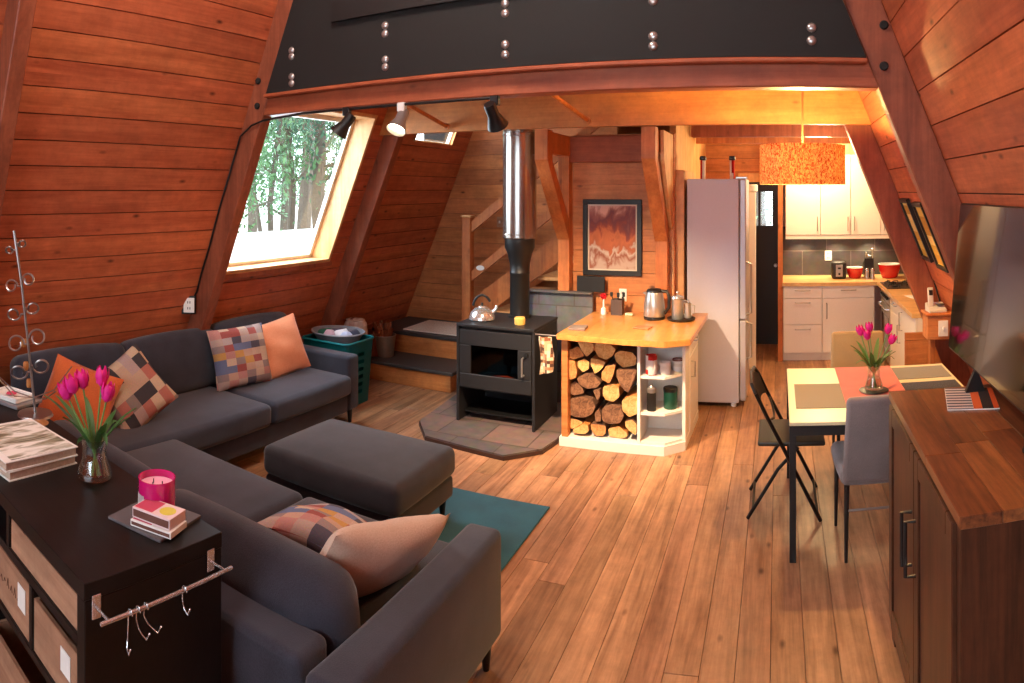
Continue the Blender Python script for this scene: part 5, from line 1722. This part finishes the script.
# upholstered dining chairs
def dchair(loc, rz, fab, label):
    t = thing('dining_chair', label, 'chair', loc, rz, 'upholstered chairs at the dining table')
    # local: chair faces +y, back at -y
    bm = BM(); soft_into(bm, (.43, .44, .09), (0, 0, 0), .035, .015); obj('seat', bm, fab, t, (0, .01, .44), smooth=60)
    bm = BM()
    soft_into(bm, (.43, .05, .47), (0, 0, 0), .024, .0)
    for v in bm.verts:   # taper a little towards the top, round the top corners
        f = (v.co.z + .25) / .5
        v.co.x *= 1.0 - .08 * f
        v.co.y -= .03 * math.sin(f * PI) * .6
        if f > .75: v.co.z -= .35 * max(0, abs(v.co.x) - .12) ** 1.6
    obj('backrest', bm, fab, t, (0, -.235, .655), (R(9), 0, 0), smooth=60)
    for sx in (-1, 1):
        for sy, yy in ((-1, -.20), (1, .19)):
            bm = BM(); add_tube(bm, [(sx * .19, yy, 0), (sx * .185, yy * .97, .40)], .012, 10, rs=[.009, .015]); obj('leg', bm, M['black'], t, smooth=True)
    bm = BM(); add_tube(bm, [(-.185, -.2, .27), (.185, -.2, .27)], .007, 8); obj('stretcher', bm, M['steel'], t, smooth=True)
    return t
gf = fabric('grey_chair_cloth', '#8c8484', '#766e6f', 240, .5)
bf = fabric('beige_chair_cloth', '#a8906c', '#957e5c', 240, .5)
dchair((.535, 3.70, 0), R(3), gf, 'grey upholstered chair with its back to the room, near side of the table')
dchair((.60, 4.75, 0), PI, bf, 'beige upholstered chair on the kitchen side of the dining table')

# pendant over the table
pl = thing('pendant_lamp', 'glowing orange woven drum pendant lamp on a long cord', 'lamp', (.157, 4.3, 0))
m = bpy.data.materials.new('woven_shade'); m.use_nodes = True
nt = m.node_tree; N, L = nt.nodes, nt.links; p = N['Principled BSDF']
tc = N.new('ShaderNodeTexCoord')
mp = N.new('ShaderNodeMapping'); mp.inputs['Scale'].default_value = (110, 110, 55); L.new(tc.outputs['Object'], mp.inputs[0])
nz = N.new('ShaderNodeTexNoise'); nz.inputs['Scale'].default_value = 1; nz.inputs['Detail'].default_value = 3; nz.inputs['Distortion'].default_value = 1.2; L.new(mp.outputs[0], nz.inputs[0])
rp = N.new('ShaderNodeValToRGB'); rp.color_ramp.elements[0].position = .40; rp.color_ramp.elements[0].color = sl('#a8480f'); rp.color_ramp.elements[1].position = .60; rp.color_ramp.elements[1].color = sl('#fff0b8')
L.new(nz.outputs[0], rp.inputs[0]); L.new(rp.outputs[0], p.inputs[0]); p.inputs['Roughness'].default_value = .9
trn = N.new('ShaderNodeBsdfTranslucent'); L.new(rp.outputs[0], trn.inputs[0])
mx = N.new('ShaderNodeMixShader'); mx.inputs[0].default_value = .72
L.new(p.outputs[0], mx.inputs[1]); L.new(trn.outputs[0], mx.inputs[2]); L.new(mx.outputs[0], N['Material Output'].inputs[0])
bm = BM(); add_lathe(bm, [(.275, 1.985), (.275, 2.235), (.271, 2.235), (.271, 1.985), (.275, 1.985)], 64); obj('shade', bm, m, pl, smooth=True)
bm = BM(); add_tube(bm, [(0, 0, 2.16), (0, 0, 2.84)], .006, 8); obj('cord', bm, flat('tan_cord', '#b88850', .6), pl)
bm = BM()
for q in range(3):
    a_ = q * 2 * PI / 3; add_tube(bm, [(0, 0, 2.225), (.27 * math.cos(a_), .27 * math.sin(a_), 2.228)], .003, 6)
obj('spider', bm, M['steel'], pl)
bm = BM(); add_lathe(bm, [(0, 2.07), (.03, 2.08), (.04, 2.105), (.03, 2.135), (.015, 2.15), (0, 2.16)], 20); obj('bulb', bm, flat('bulb_glow', '#fff0d0', .5, emit='#ffd090', es=14), pl, smooth=True)
lamp('pendant_light', 'POINT', (.157, 4.3, 2.15), 240, (1.0, .62, .22), shadow_soft_size=.05)

# ================================================================ RIGHT FOREGROUND
sb = thing('sideboard', 'tall dark wood sideboard with two panelled doors and black bar handles', 'cabinet', (.488, 1.745, 0))
SW, SL, SH = .62, 1.135, 1.07
def SBp(name, x0, x1, y0, y1, z0, z1, mat, parent=None, bev=.003):
    b = BM(); bx(b, x0, x1, y0, y1, z0, z1, bev, 1); return obj(name, b, mat, parent or sb)
bm = BM()
w_ = SW / 5
for q in range(5):
    yc = (0.0, .42 + .08 * (q % 3), SL + .01)
    for a_, b_ in zip(yc, yc[1:]):
        bx(bm, -.005 + q * w_, -.005 + (q + 1) * w_ - .0015, a_ - (.01 if a_ == 0 else 0), b_ - .0015, SH - .035, SH, .0015, 1)
obj('top', bm, M['walnut_top'], sb)
SBp('end_panel', 0, SW - .02, 0, .04, .08, SH - .036, M['walnut'])
SBp('end_panel', 0, SW - .02, SL - .04, SL, .08, SH - .036, M['walnut'])
SBp('back_panel', SW - .04, SW - .02, .04, SL - .04, .08, SH - .036, M['walnut'])
SBp('bottom_panel', 0.002, SW - .04, .04, SL - .04, .08, .12, M['walnut'])
SBp('plinth_rail', 0.0, .03, .0, SL, .05, .079, M['walnut'])
for k, (y0, y1) in enumerate(((.045, SL / 2 - .003), (SL / 2 + .003, SL - .045))):
    d_ = SBp('door', -.006, .012, y0 + .07, y1 - .07, .19, SH - .11, M['walnut'])
    bm = BM()
    for (a0, a1, z0, z1) in ((y0, y0 + .069, .125, SH - .04), (y1 - .069, y1, .125, SH - .04), (y0 + .07, y1 - .07, .125, .189), (y0 + .07, y1 - .07, SH - .109, SH - .04)):
        bx(bm, -.014, .012, a0, a1, z0, z1, .003, 1)
    obj('door_frame', bm, M['walnut'], d_)
    yh = SL / 2 + (-.035 if k == 0 else .035)
    bm = BM(); add_tube(bm, [(-.014, yh, .61), (-.05, yh, .61), (-.05, yh, .80), (-.014, yh, .80)], .007, 8); obj('door_handle', bm, M['black'], d_, smooth=True, label='black bar handle')
for x in (.03, SW - .06):
    for y in (.04, SL - .04):
        SBp('foot', x - .025, x + .025, y - .03, y + .03, 0, .049, M['walnut'])

tv = thing('television', 'large flat black television over the wooden sideboard', 'television', (.83, 2.585, 1.17), 0, None, (0, R(5), 0))
scr = flat('glossy_screen', '#0b0c0d', .09, 0, spec=.6, coat=.5, var=.01)
bm = BM(); bx(bm, .004, .03, -.615, .615, 0, .72, .006, 2); obj('housing', bm, M['black'], tv)
bm = BM(); bx(bm, -.001, .0035, -.607, .607, .012, .712); obj('screen', bm, scr, tv)
bm = BM(); bx(bm, .03, .07, -.3, .3, .1, .5, .01, 2); obj('rear_cover', bm, M['black'], tv)
for y in (-.5, .20):
    bm = BM(); add_prism(bm, [(-.03, -.098), (.055, -.098), (.055, -.09), (.022, .0), (.010, .0), (-.03, -.09)], 'y', y - .012, y + .012)
    obj('stand_foot', bm, M['black'], tv, None, (0, R(-5), 0))
bm = BM(); add_prism(bm, [(-.115, -.10), (.0, -.10)], 'y', 0, 1) if False else None

mg_ = thing('magazine', 'magazine with blue striped and orange cover lying on the sideboard below the screen', 'magazine', (.70, 2.74, SH + .0005), R(-12))
mg_.location = (.80, 2.70, SH + .0005)
bm = BM(); bx(bm, -.105, .105, -.14, .14, 0, .005, .001, 1); obj('pages', bm, M['whiteplastic'], mg_)
m, nt, p = newmat('striped_cover'); N, L = nt.nodes, nt.links
tc = N.new('ShaderNodeTexCoord'); wv = N.new('ShaderNodeTexWave'); wv.inputs['Scale'].default_value = 9; wv.bands_direction = 'Y'; wv.inputs['Distortion'].default_value = .6; L.new(tc.outputs['Object'], wv.inputs[0])
rp = N.new('ShaderNodeValToRGB'); rp.color_ramp.interpolation = 'CONSTANT'; rp.color_ramp.elements[0].color = sl('#27304e'); rp.color_ramp.elements[1].position = .5; rp.color_ramp.elements[1].color = sl('#dcd6d2')
L.new(wv.outputs[0], rp.inputs[0]); L.new(rp.outputs[0], p.inputs[0]); p.inputs['Roughness'].default_value = .35
bm = BM(); bx(bm, -.104, .0, -.139, .139, .0052, .006); obj('striped_cover', bm, m, mg_)
bm = BM(); bx(bm, .001, .104, -.139, .139, .0052, .006); obj('orange_cover', bm, patches('orange_cover', ['#d0582c', '#c04a24', '#3a3230', '#d8683a', '#b8bdb8'], 22, 1, .2), mg_)
o = obj('remote_knob', add_lathe(BM(), [(0, 0), (.02, 0), (.02, .02), (0, .024)], 16), M['whiteplastic'], None, (.86, 2.02, SH + .0005), smooth=True); tag(o, 'small white round object at the right frame edge on the sideboard', 'knob')

# two small frames on the sloping wall between the rafters
for i, (Y, lab) in enumerate(((4.90, 'narrow black framed yellow picture on the right slope, the left one'), (4.45, 'narrow black framed yellow picture on the right slope, the right one'))):
    z = 1.66 - i * .02
    t = thing('picture_frame', lab, 'picture', (xw(z, 1) - .012, Y, z), 0, 'two small pictures on the sloping wall', (0, -math.atan(K), 0))
    bm = BM()
    w, h, f = .15, .25, .03
    for (y0, y1, z0, z1) in ((-w, w, h - f, h), (-w, w, -h, -h + f), (-w, -w + f, -h + f, h - f), (w - f, w, -h + f, h - f)):
        bx(bm, -.03, 0.0, y0, y1, z0, z1, .003, 1)
    obj('frame', bm, M['black'], t)
    bm = BM(); bx(bm, -.014, -.006, -w + f, w - f, -h + f, h - f); obj('picture', bm, patches('old_map_%d' % i, ['#d8b45c', '#c89c48', '#e0c078', '#b88a40'], 1, 14, .4 + i), t)

# ledge box with phone and switch
lx = thing('wall_ledge', 'small wooden ledge box beside the rafter holding the phone', 'ledge', (1.215, 5.0, 0))
bm = BM(); bx(bm, -.10, .13, -.09, .09, .82, 1.0, .004, 1); obj('ledge_box', bm, M['pwall'], lx)
bm = BM(); bx(bm, -.115, .14, -.105, .095, 1.001, 1.02, .004, 1); obj('ledge_top', bm, M['post'], lx)
bm = BM(); bx(bm, -.06, -.02, -.0, .09, 0, .819, .003, 1); obj('support_post', bm, M['post'], lx)
plate('light_switch', (1.235, 4.908, .905), .075, .12, (0, 0, 0), 'white switch plate on the wooden ledge box by the rafter', 'switch', 'switch')
ph = thing('cordless_phone', 'cordless phone standing in its pale base on the wooden ledge', 'phone', (1.20, 4.98, 1.0205), R(5))
lg = flat('phone_grey', '#c8c2bc', .4)
bm = BM(); add_prism(bm, [(-.05, 0), (.07, 0), (.07, .06), (.055, .065), (-.04, .02), (-.05, .012)], 'x', -.07, .07); bmesh.ops.bevel(bm, geom=bm.edges[:], offset=.004, segments=2, affect='EDGES'); obj('base', bm, lg, ph, smooth=40)
bm = BM(); bx(bm, -.062, -.018, -.005, .02, .03, .185, .008, 3); obj('handset', bm, lg, ph, (0, 0, 0), (R(-8), 0, 0), smooth=40)
bm = BM(); bx(bm, -.055, -.025, -.008, -.0055, .125, .165); obj('display', bm, M['black'], ph, (0, 0, 0), (R(-8), 0, 0))
bm = BM(); bx(bm, .0, .06, -.02, .045, .052, .056); obj('answering_panel', bm, flat('dark_grey_panel', '#4a4644', .5), ph, (0, 0, 0), (R(0), 0, 0))
# low board wall behind the table on the right, under the ledge
boards_y('trim_low_panel', 5.205, 1.0, 1.9, 0, .82, mat=M['pwall'], bh=.19, slope=False, t=.03)

# ================================================================ KITCHEN
cab = M['white']
def cabinet(loc, name, label, w, drawers, doors, parent_front='-y', dep=.58, h=.78, hx=.06, group='white lower kitchen cabinets', z_toe=.1):
    """front face at local y=0 looking to -y, x from 0 to w"""
    t = thing(name, label, 'cabinet', loc[:3], loc[3], group)
    bm = BM(); bx(bm, 0, w, .02, dep, z_toe, z_toe + h - .02, 0); bx(bm, .0, w, .07, dep, 0, z_toe - .001); obj('carcass', bm, cab, t)
    for (z0, z1) in drawers:
        bm = BM(); bx(bm, .002, w - .002, 0, .018, z0 + .003, z1 - .003, .002, 1); d_ = obj('drawer', bm, cab, t)
        zc = z1 - .05
        bm = BM(); add_tube(bm, [(w / 2 - .085, 0, zc), (w / 2 - .085, -.03, zc), (w / 2 + .085, -.03, zc), (w / 2 + .085, 0, zc)], .006, 8); obj('handle', bm, M['steel'], d_, smooth=True)
    for (x0, x1, z0, z1, hs) in doors:
        bm = BM(); bx(bm, x0 + .002, x1 - .002, 0, .018, z0 + .003, z1 - .003, .002, 1); d_ = obj('door', bm, cab, t)
        xh = x0 + .05 if hs < 0 else x1 - .05
        bm = BM(); add_tube(bm, [(xh, 0, z1 - .06), (xh, -.03, z1 - .06), (xh, -.03, z1 - .23), (xh, 0, z1 - .23)], .006, 8); obj('handle', bm, M['steel'], d_, smooth=True)
    return t
cabinet((.06, 7.6, 0, 0), 'drawer_cabinet', 'white cabinet with three drawers at the left end of the kitchen', .44, ((.10, .42), (.42, .72), (.72, .86)), ())
cabinet((.503, 7.6, 0, 0), 'base_cabinet', 'white cabinet with one drawer above a door beside the drawer stack', .60, ((.72, .86),), ((0, .60, .10, .72, -1),))
# right run, fronts facing -x
def run(y1, w):  # rotate so local x -> -y
    return (1.16, y1, 0, -PI / 2)
cabinet(run(6.86, .62), 'base_cabinet', 'white cabinet with drawer and door just beside the oven', .62, ((.72, .86),), ((0, .62, .10, .72, 1),), dep=.5)
cabinet(run(6.235, .66), 'base_cabinet', 'white cabinet nearest the rafter with a single tall door', .66, (), ((0, .66, .10, .86, -1),), dep=.5)
ov = thing('oven', 'built in steel oven with dark glass in the corner of the kitchen', 'oven', (1.16, 7.50, 0), -PI / 2)
bm = BM(); bx(bm, 0, .62, .02, .5, .1, .86); bx(bm, 0, .62, .07, .5, 0, .099); obj('oven_body', bm, M['steel'], ov)
bm = BM(); bx(bm, .01, .61, 0, .019, .74, .855, .003, 1); obj('control_panel', bm, M['steel'], ov)
bm = BM(); bx(bm, .01, .61, 0, .019, .16, .73, .003, 1); dd = obj('door', bm, M['steel'], ov)
bm = BM(); bx(bm, .08, .54, -.003, -.0005, .25, .6); obj('door_window', bm, scr, dd)
bm = BM(); add_tube(bm, [(.05, 0, .69), (.05, -.035, .69), (.57, -.035, .69), (.57, 0, .69)], .009, 8); obj('door_handle', bm, M['chrome'], dd, smooth=True)
for q in range(5):
    bm = BM(); add_cyl(bm, (.12 + q * .095, -.012, .80), .016, .022, 14, 'y', .003); obj('knob', bm, M['black'], ov, smooth=True)
# worktop, L shaped
bm = BM(); add_prism(bm, [(.05, 7.57), (1.13, 7.57), (1.13, 5.57), (1.62, 5.57), (1.62, 8.25), (.05, 8.25)], 'z', .861, .90)
o = obj('worktop', bm, M['counter2'], None); tag(o, 'L shaped butcher block worktop of the kitchen', 'worktop')
ck = thing('cooktop', 'black gas cooktop with pan supports on the kitchen corner worktop', 'cooktop', (1.36, 7.25, .9005))
bm = BM(); bx(bm, -.21, .21, -.26, .26, 0, .008, .003, 1); obj('glass_plate', bm, M['black'], ck)
for (x, y) in ((-.1, -.13), (.1, -.13), (-.1, .13), (.1, .13)):
    bm = BM(); add_cyl(bm, (x, y, .016), .035, .014, 18, 'z', .003); obj('burner', bm, M['iron'], ck)
    bm = BM()
    for q in range(4):
        a_ = q * PI / 2 + .4; add_tube(bm, [(x + .02 * math.cos(a_), y + .02 * math.sin(a_), .032), (x + .085 * math.cos(a_), y + .085 * math.sin(a_), .032), (x + .085 * math.cos(a_), y + .085 * math.sin(a_), .009)], .004, 6)
    obj('pan_support', bm, M['black'], ck)
o = obj('paper_sheet', bx(BM(), -.12, .12, -.15, .15, 0, .006, .002, 1), M['whiteplastic'], None, (1.40, 6.4, .9005), (0, 0, .3)); tag(o, 'white sheet lying on the right arm of the worktop', 'paper')
# splash and wall behind
bm = BM(); bx(bm, .056, 2.0, 8.25, 8.27, .90, 1.50); struct('wall_backsplash', bm, M['splash'])
bm = BM(); bx(bm, .056, 2.0, 8.27, 8.3, 0, 2.84); struct('wall_kitchen', bm, M['white'])
# wall units
ux = [(.09, .50, 1), (.503, .86, 1), (.863, 1.22, -1)]
for i, ((x0, x1, hs), lab) in enumerate(zip(ux, ('white wall cabinet at the left over the toaster', 'second white wall cabinet from the left over the small bowl', 'third white wall cabinet from the left over the large bowl'))):
    t = thing('wall_cabinet', lab, 'cabinet', (x0, 7.90, 1.42), 0, 'white wall cabinets over the kitchen worktop')
    w = x1 - x0
    bm = BM(); bx(bm, 0, w, .02, .345, 0, .95); obj('carcass', bm, cab, t)
    bm = BM(); bx(bm, .0015, w - .0015, 0, .018, .0, .95, .002, 1); d_ = obj('door', bm, cab, t)
    xh = .04 if hs < 0 else w - .035
    bm = BM(); add_tube(bm, [(xh, 0, .05), (xh, -.028, .05), (xh, -.028, .21), (xh, 0, .21)], .006, 8); obj('handle', bm, M['steel'], d_, smooth=True)
t = thing('wall_cabinet', 'rightmost white wall cabinet partly behind the sloping rafter', 'cabinet', (1.223, 7.90, 1.42), 0, 'white wall cabinets over the kitchen worktop')
bm = BM(); add_prism(bm, [(0, 0), (.34, 0), (.12, .56), (0, .84)], 'y', .02, .345); obj('carcass', bm, cab, t)
bm = BM(); add_prism(bm, [(.0015, 0), (.34, 0), (.12, .56), (.0015, .84)], 'y', 0, .018); d_ = obj('door', bm, cab, t)
bm = BM(); add_tube(bm, [(.04, 0, .05), (.04, -.028, .05), (.04, -.028, .21), (.04, 0, .21)], .006, 8); obj('handle', bm, M['steel'], d_, smooth=True)
bm = BM(); bx(bm, .09, 1.5, 7.91, 7.93, 1.37, 1.415); struct('trim_pelmet', bm, cab)
bm = BM(); bx(bm, .09, 1.22, 7.95, 8.25, 2.372, 2.84); struct('trim_bulkhead', bm, M['lightwood'])
for x in (.30, .72, 1.12):
    u = thing('under_cabinet_light', 'small round lamp under the white wall cabinet %s' % {.30: 'over the toaster', .72: 'over the small red bowl', 1.12: 'over the large red bowl'}[x], 'lamp', (x, 8.08, 1.405))
    bm = BM(); add_cyl(bm, (0, 0, .006), .035, .012, 20, 'z', .002); obj('housing', bm, M['steel'], u, smooth=True)
    bm = BM(); add_cyl(bm, (0, 0, -.0015), .026, .002, 20); obj('diffuser', bm, flat('lamp_disc', '#fff2d8', .5, emit='#ffe2b0', es=12), u)
    l_ = lamp('under_cabinet_spot', 'SPOT', (x, 8.08, 1.395), 26, (1, .76, .45), shadow_soft_size=.03, spot_size=R(125), spot_blend=.6)
plate('wall_outlet', (.62, 8.248, 1.14), .085, .12, (0, 0, 0), 'cream outlet plate on the dark kitchen tiles', mat=M['whiteplastic'])
# counter items
t = thing('toaster', 'black toaster with steel lever panel standing left of the small red bowl', 'toaster', (.72, 7.95, .9005))
bm = BM(); bx(bm, -.085, .085, -.1, .1, 0, .20, .025, 3); obj('body', bm, M['black'], t, smooth=40)
bm = BM(); bx(bm, -.04, .04, -.104, -.1, .03, .17, .002, 1); obj('front_plate', bm, M['steel'], t)
bm = BM(); bx(bm, -.018, .018, -.125, -.104, .12, .14, .003, 1); obj('lever', bm, M['black'], t)
bm = BM(); bx(bm, -.012, .012, -.12, -.104, .05, .075, .003, 1); obj('dial', bm, M['black'], t)
red = flat('red_enamel', '#c01f22', .25, coat=.4); wht = M['whiteplastic']
def bowl(loc, r, h, label):
    t = thing('mixing_bowl', label, 'bowl', loc, 0, 'red bowls on the kitchen worktop')
    bm = BM(); add_lathe(bm, [(0, 0), (r * .62, 0), (r * .72, .012), (r * .93, h * .6), (r, h)], 36); obj('bowl_outside', bm, red, t, smooth=True)
    bm = BM(); add_lathe(bm, [(0, .008), (r * .66, .012), (r * .9, h * .62), (r * .97, h), (r * 1.015, h + .001), (r * 1.01, h + .008), (r * .95, h + .006)], 36); obj('bowl_inside', bm, wht, t, smooth=True, label='white bowl lining and rim')
bowl((.915, 7.95, .9005), .10, .12, 'smaller red mixing bowl with white rim beside the toaster')
bowl((1.33, 7.92, .9005), .135, .16, 'larger red mixing bowl with white rim at the right of the worktop')
for i, (x, r, h, mm_, lab) in enumerate(((1.045, .026, .13, M['steel'], 'silver salt shaker left of its twin between the red bowls'), (1.11, .026, .13, M['steel'], 'silver pepper shaker right of its twin between the red bowls'))):
    t = thing('shaker', lab, 'shaker', (x, 7.82, .9005), 0, 'silver shakers between the bowls')
    bm = BM(); add_lathe(bm, [(0, 0), (r, 0), (r * .85, h * .7), (r * .8, h * .72)], 18); obj('shaker_body', bm, mm_, t, smooth=True)
    bm = BM(); add_lathe(bm, [(r * .85, h * .73), (r * .9, h * .85), (r * .5, h), (0, h)], 18); obj('shaker_top', bm, M['chrome'], t, smooth=True)
t = thing('knife_block', 'dark knife block with steel handled knives behind the shakers', 'knife block', (1.09, 8.02, .9005))
bm = BM(); add_prism(bm, [(-.06, 0), (.06, 0), (.06, .17), (-.06, .23)], 'x', -.055, .055); obj('block', bm, M['black'], t)
for q, (x, dz) in enumerate(((-.035, .30), (-.01, .27), (.015, .26), (.04, .34))):
    bm = BM(); add_tube(bm, [(x, -.02, .19), (x, -.05, dz)], .009, 8); add_lathe(bm, [(0, -.012), (.012, 0), (0, .012)], 8, (x, -.05, dz)); obj('knife_handle', bm, M['steel'], t, smooth=True)

# ================================================================ TRACK LIGHTS under the near beam
dark = M['black']
def track(px, py, target, lit, label, e=0, cone=70):
    p0 = at(px, py, 3.40); p0.z = 2.45
    t = thing('track_spotlight', label, 'spotlight', tuple(p0), 0, 'track spotlights under the near beam')
    bm = BM(); bx(bm, -.025, .025, -.02, .02, -.03, .024, .004, 1); obj('mount', bm, dark if not lit else M['whiteplastic'], t)
    q = Vector((0, -.02, -.085))
    bm = BM(); add_tube(bm, [(0, 0, -.03), q], .008, 8); obj('bracket', bm, dark if not lit else M['chrome'], t)
    d_ = (Vector(target) - (p0 + q)).normalized()
    mm2 = d_.to_track_quat('Z', 'Y').to_matrix().to_4x4()
    s = 1.0
    bm = BM(); add_lathe(bm, [(0, -.075), (.03, -.075), (.034, -.06), (.034, -.0), (.062, .075), (.058, .075), (.03, .0), (0, -.0)], 28, q, mm2); obj('lamp_head', bm, dark if not lit else M['steel'], t, smooth=True)
    bm = BM(); add_lathe(bm, [(0, .035), (.038, .035), (.044, .05), (0, .056)], 24, q, mm2)
    obj('bulb', bm, flat('spot_bulb_%d' % px, '#fff4e0', .4, emit='#ffe4b8', es=25 if lit else 6), t, smooth=True)
    if e:
        l_ = lamp('track_spot', 'SPOT', tuple(p0 + q + d_ * .085), e, (1.0, .70, .42), shadow_soft_size=.04, spot_size=R(cone), spot_blend=1.0 if e > 500 else .5)
        aim(l_, target)
track(347, 114, (-3.9, 2.9, .6), False, 'black cone spotlight left of the lit one under the beam', 18, 80)
track(402, 108, (-2.2, 2.35, .9), True, 'lit silver spotlight in the middle under the beam', 30, 80)
track(495, 98, (-1.4, 5.1, .5), False, 'black spotlight aimed at the firewood island, right of the lit one', 620, 72)
# the track rod and cable
bm = BM()
cpts = [(xin(2.46, -1) + .03, 3.395, 2.44)] + [(x, 3.395, 2.462) for x in (-2.9, -2.4, -1.9, -1.5)]
add_tube(bm, cpts, .009, 8)
pts = [(xin(2.44, -1) + .04, 3.39, 2.44), (xin(2.42, -1) - .06, 3.375, 2.41), (xin(2.36, -1) - .155, 3.38, 2.34)]
for z in (2.1, 1.8, 1.5, 1.3, 1.15):
    pts.append((xin(z, -1) - .158 - (.008 if z in (1.8, 1.3) else 0), 3.388, z))
pts.append((pj.x, 3.385, pj.z + .07))
add_tube(bm, pts, .007, 6)
o = obj('power_cable', bm, M['black'], None, smooth=True); tag(o, 'black cable running along the beam and down the left rafter to the outlet', 'cable')
bm = BM(); pts = []
for z in (3.5, 3.1, 2.8, 2.5, 2.2, 1.9, 1.6, 1.3, 1.06):
    pts.append((xin(z, 1) + .215, 5.19, z))
pts[-1] = (1.28, 5.12, 1.0)
bm = BM(); add_tube(bm, [(x + .0, y - .0, z) for x, y, z in pts if z < 2.85], .007, 6); o = obj('phone_cable', bm, M['black'], None, smooth=True); tag(o, 'black cable running down the right rafter to the phone ledge', 'cable')
